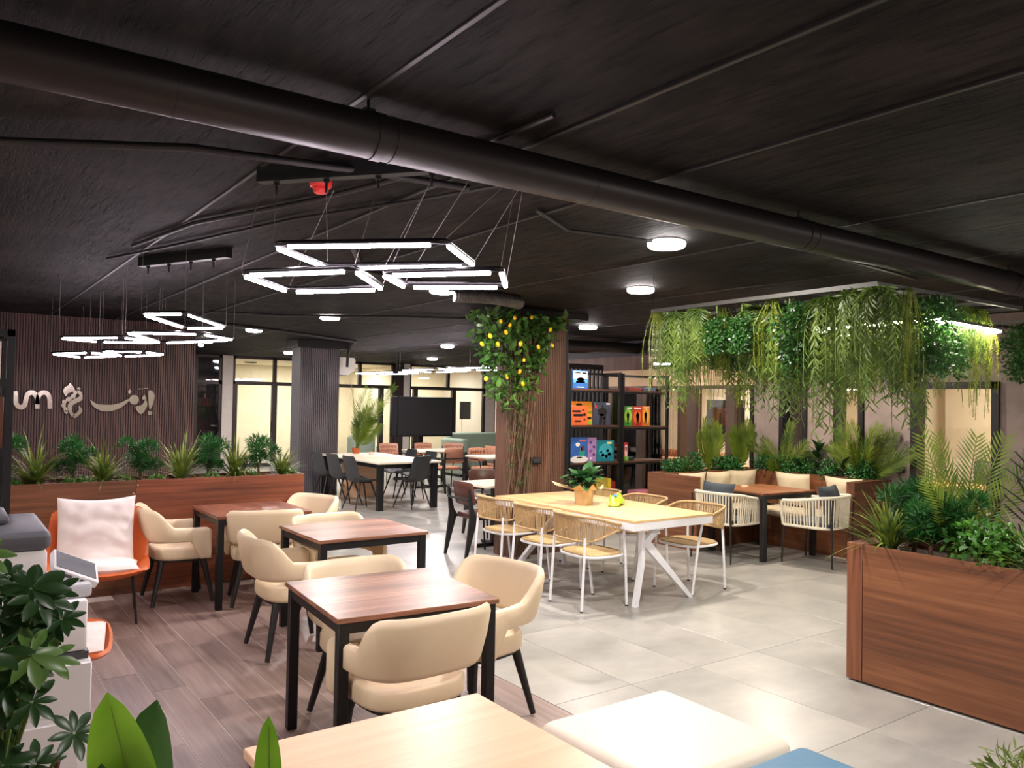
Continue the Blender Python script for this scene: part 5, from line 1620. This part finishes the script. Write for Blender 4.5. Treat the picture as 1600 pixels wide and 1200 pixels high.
gbox('blue board game box on the top shelf beside the lemon column', 7.02, 7.295, 1.917, 2.165, (52, 104, 176), [('r', .5, .72, .9, .46, (214, 226, 236)), ('r', .5, .42, .9, .2, (84, 156, 206)), ('o', .5, .5, .5, .24, (190, 70, 50)), ('r', .5, .36, .6, .1, K_), ('r', .3, .88, .4, .07, N_), ('r', .75, .86, .3, .09, (200, 60, 60)), ('r', .5, .08, .5, .04, W_)])
gbox('bright orange square game box in front of the yellow one', 6.985, 7.275, 1.412, 1.68, (238, 110, 60), [('r', .3, .72, .5, .1, K_), ('r', .42, .52, .6, .12, K_), ('o', .8, .55, .16, .14, K_), ('o', .8, .55, .1, .08, (238, 110, 60)), ('r', .72, .78, .14, .05, K_), ('r', .4, .22, .4, .08, K_), ('o', .8, .3, .1, .1, K_)], 8.295, 0.05)
gbox('yellow orange game box behind the bright orange one', 7.04, 7.416, 1.412, 1.74, (240, 160, 40), [('o', .35, .86, .3, .12, K_), ('o', .72, .55, .16, .14, (120, 130, 40)), ('o', .9, .55, .16, .14, (120, 130, 40)), ('r', .5, .1, .98, .14, (140, 170, 50)), ('r', .86, .3, .2, .1, K_)], 8.36, 0.07)
gbox('dark grey blue game box with an armoured figure', 7.425, 7.72, 1.412, 1.735, (66, 72, 92), [('m', .5, .45, .9, .86, (34, 32, 36)), ('r', .85, .93, .25, .06, W_), ('r', .08, .8, .12, .14, (200, 50, 50)), ('o', .45, .45, .3, .12, (120, 112, 110)), ('r', .58, .3, .3, .06, (112, 100, 98))])
gbox('blue game box with a girl in green on the lower shelf', 6.945, 7.305, 0.903, 1.243, (58, 106, 190), [('o', .58, .12, .9, .3, (230, 228, 224)), ('r', .72, .36, .3, .2, (44, 150, 130)), ('o', .74, .56, .2, .22, (110, 62, 40)), ('o', .68, .54, .1, .14, (226, 180, 150)), ('o', .5, .72, .22, .16, W_), ('o', .6, .2, .3, .06, (220, 110, 50)), ('o', .06, .5, .16, .3, (214, 160, 60)), ('r', .75, .88, .34, .07, (220, 110, 120))])
gbox('purple patterned game box on the lower shelf', 7.31, 7.47, 0.903, 1.24, (176, 138, 190), [('o', .3, .8, .3, .12, (100, 60, 130)), ('o', .7, .62, .3, .12, (100, 60, 130)), ('o', .3, .45, .3, .12, (120, 80, 150)), ('o', .7, .3, .3, .12, (90, 50, 120)), ('o', .35, .15, .3, .1, (226, 200, 226))])
gbox('teal game box with cartoon animals on the lower shelf', 7.48, 7.80, 0.903, 1.2, (28, 132, 150), [('o', .5, .5, .8, .7, (60, 166, 180)), ('r', .72, .87, .28, .1, (236, 220, 150)), ('o', .35, .3, .2, .16, W_), ('o', .55, .24, .2, .16, (60, 60, 80)), ('o', .72, .34, .2, .18, (90, 120, 190)), ('o', .62, .5, .16, .14, (220, 210, 200)), ('o', .25, .45, .12, .1, (190, 120, 90))])
gbox('green spy game box with a black suited figure', 7.995, 8.155, 1.397, 1.686, (70, 160, 60), [('o', .45, .5, .9, .7, (160, 210, 80)), ('m', .45, .42, .5, .66, K_), ('r', .6, .9, .6, .07, W_)])
gbox('red spy game box with a black suited figure', 8.16, 8.35, 1.397, 1.684, (206, 52, 44), [('o', .5, .45, .8, .7, (232, 110, 50)), ('m', .52, .42, .5, .68, K_), ('r', .5, .9, .7, .07, W_)])
gbox('orange spy game box with a black suited figure', 8.355, 8.515, 1.397, 1.69, (238, 130, 40), [('o', .5, .5, .8, .8, (246, 180, 70)), ('m', .42, .45, .55, .66, K_), ('r', .5, .92, .7, .05, W_)])
gbox('small red and white pack standing on the lower right shelf', 8.005, 8.088, 0.93, 1.16, (214, 52, 60), [('r', .5, .5, .5, .7, W_), ('r', .5, .6, .3, .3, (200, 40, 50))], 8.33, 0.05)
gbox('small green pack lying in front of the red and white pack', 8.0, 8.07, 0.902, 0.96, (120, 190, 60), [], 8.30, 0.03)
gbox('small black box on the lower right shelf', 8.09, 8.19, 0.902, 0.955, (40, 40, 46), [('r', .3, .8, .3, .2, (60, 130, 200))], 8.31, 0.08)
gbox('pink box lying on the bottom right shelf', 8.30, 8.65, 0.372, 0.45, (226, 130, 150), [('r', .5, .5, .8, .5, (214, 100, 126))], 8.30, 0.25)
gbox('flat red box lying on the top right shelf', 8.07, 8.33, 1.912, 1.955, (150, 66, 56), [], 8.31, 0.25)
gbox('flat blue grey box lying on the top right shelf', 8.36, 8.62, 1.912, 1.96, (72, 84, 110), [], 8.31, 0.25)
gbox('yellow game box standing on the bottom left shelf', 7.70, 7.76, 0.302, 0.66, (232, 200, 50), [('r', .5, .5, .8, .1, K_)], 8.32, 0.25)
gbox('red game box standing on the bottom left shelf', 7.78, 7.84, 0.302, 0.62, (150, 40, 40), [], 8.32, 0.25)

# ------------------------------------------------------------------ room behind the glazed front and the windows
ORW = wood('orange_wood', (176, 112, 66), (204, 140, 90), (220, 160, 110), 'Y', 0.4)
pedestal('orange wood table in the room behind the glass front', (10.4, 8.6), 0.8, 1.2, 'tables behind the glass', ORW)
pedestal('orange wood desk behind the wide window', (10.6, 4.5), 0.8, 1.6, 'tables behind the glass', ORW)
d_ = dup(t0, (10.0, 9.3, 0), 150, 'tan leather chair behind the glass front, left', 'tan chairs behind the glass')
d_ = dup(t0, (10.2, 7.75, 0), 20, 'tan leather chair behind the glass front, right', 'tan chairs behind the glass')
GREYC = mat('grey_fabric_chair', (104, 104, 104), 0.8)
def office_chair(label, loc, rz):
    t = thing('office_chair', label, 'office chair', loc, rz, 'grey office chairs behind the window')
    MB().rbox(-0.22, 0.22, -0.25, -0.19, 0.55, 1.02, 0.05, 3).build('backrest', GREYC, t, True, 60)
    MB().rbox(-0.23, 0.23, -0.2, 0.24, 0.43, 0.50, 0.03, 3).build('seat', GREYC, t, True, 60)
    MB().cyl((0, 0, 0.08), (0, 0, 0.43), 0.025).build('gas_lift', CHROME, t)
    m = MB()
    for i in range(5):
        a = 2 * PI * i / 5
        m.bar((0, 0, 0.09), (0.28 * math.cos(a), 0.28 * math.sin(a), 0.06), 0.035, 0.025)
        m.ball((0.28 * math.cos(a), 0.28 * math.sin(a), 0.03), 0.03, 8, 5)
    m.build('star_base', CHROME, t)
    for sx in (-1, 1):
        MB().bar((sx * 0.25, -0.1, 0.45), (sx * 0.27, -0.02, 0.66), 0.03, 0.03).bar((sx * 0.27, -0.12, 0.67), (sx * 0.27, 0.14, 0.67), 0.05, 0.025).build('arm', BLACKP, t, False)
office_chair('grey office chair at the left behind the wide window', (11.25, 5.0, 0.01), 70)
office_chair('grey office chair at the right behind the wide window', (9.95, 4.05, 0.01), -70)
t = thing('neon_reflection', 'small glowing blue letters standing in for a reflection in the wide window', 'sign', (11.2, 4.72, 1.45))  # stands in for blue neon letters reflected in the window glass
BLU = emit('blue_neon', (60, 160, 255), 3.0)
m = MB()
m.box(0, 0.02, 0.0, 0.012, 0.0, 0.11).box(0, 0.02, -0.03, 0.04, 0.095, 0.115)
m.build('letter_t', BLU, t, False)
m = MB()
m.box(0, 0.02, -0.06, -0.045, 0.0, 0.115).box(0, 0.02, -0.105, -0.05, 0.098, 0.115).box(0, 0.02, -0.1, -0.05, 0.05, 0.066).box(0, 0.02, -0.105, -0.05, 0.0, 0.016)
m.build('letter_e', BLU, t, False)
MB().box(0.02, 0.03, -0.13, 0.06, -0.04, 0.15).build('letter_plate', GREYW, t, False)
MB().cyl((0.025, -0.03, 0.15), (0.025, -0.03, 1.22), 0.004, n=5).build('hanging_wire', BLACK, t)
t = thing('bulb_pendant', 'cluster of bare warm bulbs behind the glass front', 'pendant light', (9.75, 8.75, 2.69))
for dx, dy, dz in ((0, 0, -0.66), (0.12, 0.14, -0.64), (-0.1, 0.18, -0.7), (0.1, -0.22, -0.66), (0.0, -0.3, -0.62)):
    MB().cyl((dx * 0.3, dy * 0.3, 0), (dx, dy, dz + 0.09), 0.003, n=5).build('wire', BLACK, t)
    b_ = MB().lathe([(0.004, -0.03), (0.022, -0.02), (0.03, 0.0), (0.026, 0.02), (0.012, 0.04)], 12, (dx, dy, dz)).build('bulb', emit('warm_bulb', (255, 226, 180), 30), t)
    MB().cyl((dx, dy, dz + 0.035), (dx, dy, dz + 0.09), 0.014, n=10).build('socket', BLACK, t)
t = thing('wall_screen', 'dark screen hanging behind the glass front', 'screen', (10.9, 8.95, 1.2))
MB().rbox(0, 0.04, -0.45, 0.35, -0.1, 0.62, 0.01, 1).build('screen_body', BLACK, t)
MB().cyl((0.02, -0.3, 0.62), (0.02, -0.3, 1.49), 0.008, n=6).cyl((0.02, 0.2, 0.62), (0.02, 0.2, 1.49), 0.008, n=6).build('hanger', BLACK, t)
t = thing('leather_sofa', 'cognac leather sofa behind the glass front', 'sofa', (11.3, 10.2, 0.01), 90)
COG = mat('cognac_leather', (150, 82, 46), 0.4, 0, 0.08)
MB().rbox(-0.8, 0.8, -0.4, -0.18, 0.1, 0.85, 0.06, 3).build('backrest', COG, t, True, 60)
MB().rbox(-0.8, 0.8, -0.2, 0.4, 0.08, 0.45, 0.06, 3).build('seat', COG, t, True, 60)
for sx in (-1, 1):
    MB().rbox(sx * 0.88 - 0.1, sx * 0.88 + 0.1, -0.4, 0.4, 0.0, 0.62, 0.05, 3).build('arm', COG, t, True, 60)

# ------------------------------------------------------------------ things on the dining table
KRAFT = mottled('kraft_paper', [(0.3, (196, 162, 112)), (0.7, (222, 192, 144))], 14, 0.7, 0.3, 4, (1, 1, 0.15))
pp = thing('potted_plant', 'green leafy plant wrapped in kraft paper on the dining table', 'potted plant', (5.02, 5.76, 0.75))
MB().lathe([(0.01, 0.0), (0.08, 0.0), (0.085, 0.01), (0.095, 0.15), (0.09, 0.155), (0.085, 0.13), (0.01, 0.13)], 24).build('pot_sleeve', KRAFT, pp)
m = MB()
n = 28
r0, r1 = [], []
for j in range(n):
    a = 2 * PI * j / n
    k = 1 + 0.18 * math.sin(5 * a) + rnd(-.05, .05)
    r0.append((0.092 * math.cos(a), 0.092 * math.sin(a), 0.14)); r1.append((0.165 * k * math.cos(a), 0.165 * k * math.sin(a), 0.175 + 0.03 * math.sin(7 * a + 1) + rnd(-.01, .01)))
m.loft([r0, r1], cap=False)
m.add([(-0.09, 0.05, 0.13), (-0.05, 0.1, 0.15), (-0.24, 0.2, 0.215), (-0.27, 0.1, 0.185)], [(0, 1, 2, 3)])
m.build('paper_collar', KRAFT, pp)
poin = mesh_of(MB().leaf((0, 0, 0), (0, 0, 1), (0, -1, 0), 0.15, 0.085, 0.5, 5, 0.8, 0.15), 'leaf', leafmat('pot_plant_leaf', (26, 66, 34), (62, 112, 56), 0.4, 0.15, 5))
for i in range(46):
    a = i * 2.4; ti = rnd(0.35, 1.65); r = rnd(0.02, 0.09)
    put('leaf', poin, pp, (math.sin(a) * r * -1, math.cos(a) * r, rnd(0.17, 0.28)), Euler((-ti, 0, a)), rnd(0.95, 1.35))
m = MB()
for i in range(9):
    a = i * 0.7
    m.tube([(0, 0, 0.1), (0.05 * math.cos(a), 0.05 * math.sin(a), 0.25)], 0.004, 5)
m.build('stems', STEMG, pp)
LIME = mottled('lime_wrapper', [(0.35, (150, 206, 40)), (0.55, (196, 226, 70)), (0.75, (226, 238, 150))], 14, 0.3, 0.2)
wp = thing('wipes_pack', 'crumpled lime green wipes pack on the dining table', 'packet', (5.25, 5.55, 0.75), 35)
wp.scale = (1.35, 1.35, 1.5)
m = MB()
rings = []
for i in range(11):
    u = -1 + i / 5
    h = 0.055 * (1 - abs(u) ** 3) + 0.006; w = 0.05 * (1 - 0.25 * abs(u) ** 2)
    rings.append([(0.105 * u, w * math.cos(2 * PI * j / 12), 0.003 + h * 0.5 * (1 + math.sin(2 * PI * j / 12)) * (1 + 0.35 * math.sin(3 * u + j * 2))) for j in range(12)])
m.loft(rings).build('wrapper', LIME, wp, True, 30)
MB().lathe([(0.001, 0.066), (0.024, 0.064), (0.028, 0.055)][::-1], 14, (0.0, 0, 0.0)).build('flap_label', mat('label_blue', (60, 140, 190), 0.4), wp)
MB().lathe([(0.001, 0.058), (0.012, 0.057), (0.014, 0.045)][::-1], 10, (0.07, 0.0, 0.0)).build('orange_dot', mat('label_orange', (236, 130, 60), 0.4), wp)
# palm and block on the meeting table
P_palm('feathery palm standing on the meeting table beside the grey column', (6.1, 13.2, 0.80), None, 1.15, 9, mat_=G_PALM, ll=0.30, w=0.015, nl=34,
       fixed=[(110, .0, 1.05), (330, .05, 1.0), (310, .42, 1.2), (315, .3, .85), (310, .15, .7), (20, .2, .6), (290, .3, .6), (330, .5, .55)], name='table_palm')
t = thing('plant_pot', 'small terracotta pot under the table palm', 'pot', (6.1, 13.2, 0.75))
MB().lathe([(0.01, 0), (0.06, 0), (0.08, 0.1), (0.075, 0.1), (0.06, 0.06), (0.01, 0.06)], 18).build('pot', mat('terracotta', (190, 96, 50), 0.7), t)
t = thing('wooden_block', 'small wooden block on the meeting table', 'block', (6.25, 12.9, 0.75))
MB().rbox(-0.03, 0.03, -0.03, 0.03, 0, 0.045, 0.004, 1).build('block', OAK, t)
MB().box(-0.02, 0.02, -0.031, -0.029, 0.01, 0.035).build('sticker', WHITEM, t, False)

# ------------------------------------------------------------------ left side: lounge chairs, printer, shelf
ORNG = mat('orange_shell', (214, 104, 48), 0.45, 0, 0.04, 5, 0.05)
PINKW = mottled('white_cushion', [(0.35, (226, 212, 208)), (0.65, (238, 226, 222))], 5, 0.8, 0.04, 4, (1, 1, 1), 12)
def cushion_mesh(w, h, d, seed, wr=0.014):
    m = MB(); n1, n2 = 40, 40
    random.seed(seed)
    ph = [rnd(0, 6) for _ in range(6)]
    for side in (1, -1):
        vs, fs = [], []
        for i in range(n1):
            for j in range(n2):
                u, v = -1 + 2 * i / (n1 - 1), -1 + 2 * j / (n2 - 1)
                k = max(0.0, 1 - u * u) ** 0.4 * max(0.0, 1 - v * v) ** 0.4
                wrk = wr * (0.55 * math.sin(8 * v + 3 * u * u + ph[0]) + 0.5 * math.sin(15 * v * (1 - 0.3 * u) - 4 * u + ph[1]) * abs(u) + 0.6 * math.sin(13 * u + 2 * v + ph[2]) * max(0, v) ** 1.5 + 0.5 * abs(math.sin(7 * v + 6 * u * u + ph[3]))) * k
                sag = 0.03 * (1 - u * u) * (v > 0) * v
                vs.append((u * w / 2 * (1 - 0.05 * (1 - v * v)), side * (k * d / 2 + wrk), v * h / 2 - sag))
        for i in range(n1 - 1):
            for j in range(n2 - 1):
                q = (i * n2 + j, (i + 1) * n2 + j, (i + 1) * n2 + j + 1, i * n2 + j + 1)
                fs.append(q if side < 0 else q[::-1])
        m.add(vs, fs)
    return m
def make_lounge():
    t = thing('lounge_chair', '-', 'lounge chair', (0, 0, 0))
    prof = spl([(0.36, 0.415), (0.30, 0.375), (0.12, 0.345), (-0.12, 0.325), (-0.22, 0.36), (-0.28, 0.48), (-0.33, 0.66), (-0.37, 0.80)], 3)
    rings = []; n = len(prof)
    for i, (y, z) in enumerate(prof):
        s_ = i / (n - 1)
        w = 0.355 * (1 - 0.10 * abs(2 * s_ - 1) ** 4) * (0.9 if i in (0, n - 1) else 1)
        a, b = prof[max(i - 1, 0)], prof[min(i + 1, n - 1)]
        d = Vector((b[0] - a[0], b[1] - a[1])).normalized(); nr = Vector((d.y, -d.x))
        up, dn = [], []
        for k in range(11):
            u = -1 + k / 5
            c = 0.12 * abs(u) ** 3 * (0.25 + 0.75 * math.sin(PI * s_))
            py, pz = y + nr.x * c, z + nr.y * c
            up.append((w * u, py, pz)); dn.append((w * u, py - nr.x * 0.022, pz - nr.y * 0.022))
        rings.append(up + dn[::-1])
    MB().loft(rings).build('shell', ORNG, t, True, 60)
    o = cushion_mesh(0.55, 0.58, 0.15, 3).build('back_cushion', PINKW, t, True, 80); o.location = (0.02, -0.20, 0.625); o.rotation_euler = (R(14), 0, 0)
    o = cushion_mesh(0.56, 0.52, 0.12, 9, 0.008).build('seat_cushion', PINKW, t, True, 80); o.location = (0, 0.08, 0.415); o.rotation_euler = (R(94), 0, 0)
    for sx in (-1, 1):
        MB().tube([(sx * 0.24, 0.18, 0.355), (sx * 0.27, 0.22, 0)], 0.009, 8).build('leg', BLACK, t)
        MB().tube([(sx * 0.24, -0.16, 0.335), (sx * 0.27, -0.25, 0)], 0.009, 8).build('leg', BLACK, t)
    return t
lc0 = make_lounge()
_s = []
clone_or_first(_s, lc0, (1.02, 6.75, 0), 171, 'orange shell lounge chair with white cushions before the long planter', 'orange lounge chairs')
clone_or_first(_s, lc0, (0.42, 4.75, 0), -100, 'orange lounge chair mostly hidden behind the printer', 'orange lounge chairs')
# printer
PRW = mat('printer_white', (232, 228, 228), 0.4, 0, 0.02)
PRG = mat('printer_grey', (84, 84, 90), 0.45, 0, 0.04)
PRL = mat('printer_light_grey', (196, 196, 202), 0.45, 0, 0.03)
t = thing('office_printer', 'white office copier with a tilted touch panel behind the umbrella plant', 'printer', (0.12, 3.35, 0))
MB().rbox(-0.45, 0.335, -0.28, 0.30, 0.06, 0.80, 0.012, 2).build('cabinet', PRW, t)
MB().rbox(-0.45, 0.32, -0.27, 0.30, 0.825, 1.0, 0.012, 2).build('engine', PRW, t)
MB().box(-0.44, 0.325, -0.272, 0.29, 0.80, 0.825).build('shadow_gap', PRG, t, False)
for z in (0.24, 0.42, 0.60):
    MB().rbox(-0.44, 0.30, -0.29, -0.278, z - 0.17, z, 0.004, 1).build('paper_drawer', PRW, t)
    MB().rbox(-0.12, 0.1, -0.294, -0.288, z - 0.05, z - 0.02, 0.003, 1).build('drawer_grip', PRL, t)
MB().rbox(-0.12, 0.335, -0.286, -0.278, 0.62, 0.79, 0.004, 1).build('front_door', PRW, t)
MB().rbox(-0.45, 0.20, -0.2, 0.32, 1.08, 1.17, 0.012, 2).build('scanner', PRW, t)
MB().box(-0.44, 0.05, -0.1, 0.3, 1.0, 1.08).build('output_bay', PRG, t, False)
MB().rbox(-0.45, 0.21, -0.21, 0.32, 1.17, 1.235, 0.02, 3).build('document_feeder', PRG, t)
MB().rbox(-0.45, 0.1, 0.0, 0.28, 1.235, 1.27, 0.015, 2).build('feeder_tray', PRG, t)
MB().rbox(0.03, 0.335, -0.24, 0.0, 1.0, 1.05, 0.012, 2).build('panel_mount', PRL, t)
c_ = MB().rbox(-0.08, 0.08, -0.07, 0.07, -0.014, 0.014, 0.006, 2).build('touch_panel', PRW, t); c_.location = (0.29, -0.14, 1.085); c_.rotation_euler = (R(20), R(26), R(4))
d_ = MB().rbox(-0.07, 0.07, -0.055, 0.058, 0.0142, 0.0165, 0.001, 1).build('display', mat('panel_glass', (120, 122, 126), 0.2), c_)
MB().rbox(-0.05, -0.01, -0.0725, -0.07, -0.006, 0.006, 0.001, 1).rbox(0.02, 0.035, -0.0725, -0.07, -0.005, 0.005, 0.001, 1).build('ports', PRG, c_)
# bookshelf at the left edge
t = thing('bookshelf', 'black metal bookshelf cut off by the left edge', 'shelf', (-0.10, 5.68, 0))
for x in (-0.44, 0.44):
    for y in (-0.17, 0.17):
        MB().box(x - 0.02, x + 0.02, y - 0.02, y + 0.02, 0, 2.08).build('post', BLACK, t, False)
for z in (0.35, 0.9, 1.385, 1.79):
    MB().box(-0.42, 0.42, -0.17, 0.17, z - 0.02, z).build('board', SHB, t, False)
    MB().box(-0.42, 0.42, -0.19, -0.17, z - 0.045, z - 0.0).build('shelf_rail', BLACK, t, False)
MB().box(-0.46, 0.46, -0.19, -0.15, 2.04, 2.08).box(-0.46, 0.46, 0.15, 0.19, 2.04, 2.08).box(0.42, 0.46, -0.17, 0.17, 2.04, 2.08).box(-0.46, -0.42, -0.17, 0.17, 2.04, 2.08).build('top_rail', BLACK, t, False)
x = 0.395
cols = [((226, 220, 212), 'white'), ((196, 52, 44), 'red'), ((214, 206, 200), 'pale'), ((60, 70, 84), 'slate'), ((230, 226, 220), 'ivory'), ((150, 46, 50), 'maroon'), ((210, 120, 60), 'orange')]
for i in range(7):
    w = [0.028, 0.024, 0.02, 0.035, 0.03, 0.028, 0.032][i]; h = [0.22, 0.235, 0.225, 0.2, 0.23, 0.21, 0.22][i]
    b_ = thing('book', '%s spined book on the upper board of the left shelf' % cols[i][1], 'book', (-0.10 + x - w / 2, 5.68, 1.79), 0, 'books on the left shelf')
    cm = mat('book_' + cols[i][1], cols[i][0], 0.5, 0, 0.06)
    MB().rbox(-w / 2, w / 2, -0.14, 0.03, 0, h, 0.002, 1).build('cover', cm, b_)
    MB().box(-w / 2 + 0.002, w / 2 - 0.002, -0.13, 0.031, h, h + 0.001).build('pages', WHITEM, b_, False)
    MB().box(-w / 4, w / 4, -0.1415, -0.14, h * 0.4, h * 0.8).build('spine_print', mat('spine_red', (190, 40, 40), 0.5) if i % 2 == 0 else WHITEM, b_, False)
    x -= w + 0.002
for i in range(4):
    w = 0.05
    b_ = thing('book', ['brown file on the middle board of the left shelf', 'orange file on the middle board of the left shelf', 'blue file on the middle board of the left shelf', 'red file on the middle board of the left shelf'][i], 'file', (-0.10 + 0.39 - 0.055 * i, 5.68, 1.385), 0, 'files on the left shelf')
    MB().rbox(-0.025, 0.025, -0.14, 0.12, 0, 0.3, 0.003, 1).build('cover', mat(['file_brown', 'file_orange', 'file_blue', 'file_red'][i], [(110, 66, 48), (206, 100, 50), (60, 90, 150), (170, 50, 50)][i], 0.5), b_)

# ------------------------------------------------------------------ foreground plants
random.seed(21)
def whorl(t, c, n, L, tilt, mesh, az0=0.0, axis=None):
    for i in range(n):
        a = az0 + 2 * PI * i / n + rnd(-.12, .12)
        e = Euler((-(tilt + rnd(-.15, .15)), 0, a))
        M = e.to_matrix()
        if axis is not None:
            q = Vector((0, 0, 1)).rotation_difference(Vector(axis).normalized()).to_matrix()
            M = q @ M
        put('leaf', mesh, t, c, M.to_euler(), L * rnd(0.8, 1.1) / 0.1)
sch = [mesh_of(MB().leaf((0, 0, 0.006), (0, 0, 1), (0, -1, 0), 0.1, 0.036, 0.32, 6, 1.15, 0.3, 0.06), 'leaf', mm) for mm in (G_SCH, G_SCHY)]
um = thing('umbrella_plant', 'dark green umbrella plant in the left foreground', 'plant', (0.1, 1.75, 0))
E_ = []
heads = [((0.07, 1.78, 1.40), 8, .095, 1), ((0.02, 1.66, 1.33), 8, .10, 1), ((0.02, 1.86, 1.27), 8, .10, 0), ((0.10, 1.72, 1.29), 9, .09, 0), ((0.165, 1.72, 1.325), 8, .075, 0), ((0.205, 1.75, 1.27), 8, .065, 0),
         ((0.05, 1.7, 1.22), 8, .09, 0), ((0.12, 1.68, 1.22), 8, .085, 0), ((0.08, 1.7, 1.15), 8, .09, 0), ((0.10, 1.72, 1.13), 8, .085, 0), ((0.02, 1.65, 1.13), 8, .09, 1), ((0.22, 1.66, 1.08), 8, .08, 0), ((0.11, 1.66, 1.05), 8, .08, 0), ((0.02, 1.7, 1.02), 8, .09, 0), ((0.18, 1.78, 1.24), 8, .06, 0), ((0.15, 1.72, 0.98), 8, .07, 0)]
for i in range(40):
    heads.append(((rnd(-0.04, 0.2), rnd(1.64, 1.86), rnd(0.98, 1.36)), 8, rnd(0.07, 0.095), 1 if random.random() < 0.2 else 0))
for c, n, L, yg in heads:
    c = Vector(c) - Vector((0.1, 1.75, 0))
    whorl(um, c, n, L * 0.68, rnd(1.25, 1.6), sch[yg], rnd(0, 1), (rnd(-.35, .35), -0.75 + rnd(-.2, .2), 0.75))
    MB().tube([c, c + Vector((-c.x * 0.4, 0.05, -0.1)), Vector((0.0 + c.x * 0.2, 0.05, c.z - 0.32))], [0.003, 0.004, 0.005], 6).build('petiole', STEMG, um)
MB().tube([(0, 0.05, 0.28), (0.01, 0.05, 0.75), (0.0, 0.05, 1.2)], [0.016, 0.014, 0.008], 8).tube([(0, 0.05, 0.6), (0.08, 0.0, 0.85), (0.10, -0.05, 1.02)], [0.009, 0.007, 0.005], 8).build('trunk', BARK, um)
MB().lathe([(0.01, 0), (0.13, 0), (0.16, 0.3), (0.15, 0.3), (0.14, 0.27), (0.01, 0.27)], 24, (0, 0.05, 0)).build('pot', mat('dark_pot', (70, 66, 64), 0.6), um)
# broad leaved plant
G_BRD = leafmat('broad_leaf', (92, 150, 28), (140, 190, 52), 0.3, 0.35, 6)
G_BRDD = leafmat('broad_leaf_dark', (28, 76, 22), (66, 120, 40), 0.3, 0.25, 6)
br = thing('broad_leaf_plant', 'bright broad leaved plant in the near foreground', 'plant', (0.30, 1.15, 0))
def bleaf(name, b, d, nrm, L, w, bend, mm, fold=0.3, wp=0.8):
    _ = MB().leaf(b, d, nrm, L, w, bend, 12, wp, fold, 0.0, 0.6)
    o = _.build(name, mm, br)
    b = Vector(b); d = Vector(d).normalized(); nr = Vector(nrm); nr = (nr - d * nr.dot(d)).normalized()
    MB().tube([b + d * (L * q * (1 - 0.25 * bend * q)) - nr * (bend * L * q * q * 0.6) for q in [k / 12 for k in range(12)]], [0.0028 * (1 - k / 13) for k in range(12)], 6).build('midrib', leafmat('midrib', (150, 190, 90), (176, 208, 110), 0.4, 0.2), o)
view = (-0.585, -0.811, 0.1)
bleaf('leaf', (-0.060, 0.0, 1.09), (-0.20, 0.05, 1), (-0.45, -0.85, 0.2), 0.225, 0.085, -0.10, G_BRD, 0.35, 1.0)
bleaf('leaf', (-0.055, 0.03, 1.05), (0.02, 0.0, 1), (-0.75, -0.6, 0.2), 0.235, 0.10, 0.08, G_BRDD, 0.25, 1.0)
bleaf('leaf', (-0.10, -0.01, 1.03), (-0.12, 0, 1), (-0.6, -0.8, 0.0), 0.2, 0.08, 0.12, G_BRDD, 0.2, 1.0)
bleaf('leaf', (0.115, 0.02, 1.05), (-0.01, 0.0, 1), (-0.6, -0.8, 0.1), 0.18, 0.042, -0.08, G_BRD, 0.3, 1.1)
bleaf('leaf', (0.0, 0.0, 1.06), (0.5, -0.2, 0.55), (-0.3, -0.4, 0.8), 0.14, 0.06, 0.5, G_BRDD, 0.2)
bleaf('leaf', (0.10, 0.0, 1.05), (-0.4, 0.1, 0.65), (0.1, -0.5, 0.8), 0.12, 0.055, 0.5, G_BRDD, 0.2)
for b in ((-0.060, 0.0, 1.09), (-0.055, 0.03, 1.05), (-0.10, -0.01, 1.03), (0.115, 0.02, 1.05), (0.0, 0, 1.06), (0.10, 0, 1.05)):
    MB().tube([(b[0] * 0.2, b[1] * 0.2, 0.5), b], [0.008, 0.005], 6).build('leaf_stalk', STEMG, br)
MB().lathe([(0.01, 0), (0.12, 0), (0.15, 0.55), (0.14, 0.55), (0.13, 0.5), (0.01, 0.5)], 24).build('pot', mat('dark_pot', (70, 66, 64), 0.6), br)
# shrub tip at the bottom right corner
P_ = plant('round_leaf_shrub', 'bright green shrub tip at the bottom right corner', 'shrub', (2.83, 1.13, 0.30), [('foliage', mesh_of(leafball_mesh([((0, 0, 0.22), 0.10), ((0.05, 0.02, 0.16), 0.1), ((-.05, 0, .14), .1)], 160, 0.05, 0.012, 0.6), 'tip_foliage', G_GRASS), 'stuff'), ('trunk', trunkM)], None, 0)
t = thing('plant_pot', 'dark pot under the bottom right shrub', 'pot', (2.83, 1.13, 0))
MB().lathe([(0.01, 0), (0.10, 0), (0.13, 0.33), (0.12, 0.33), (0.11, 0.29), (0.01, 0.29)], 20).build('pot', mat('dark_pot', (70, 66, 64), 0.6), t)
bpy.context.view_layer.update()
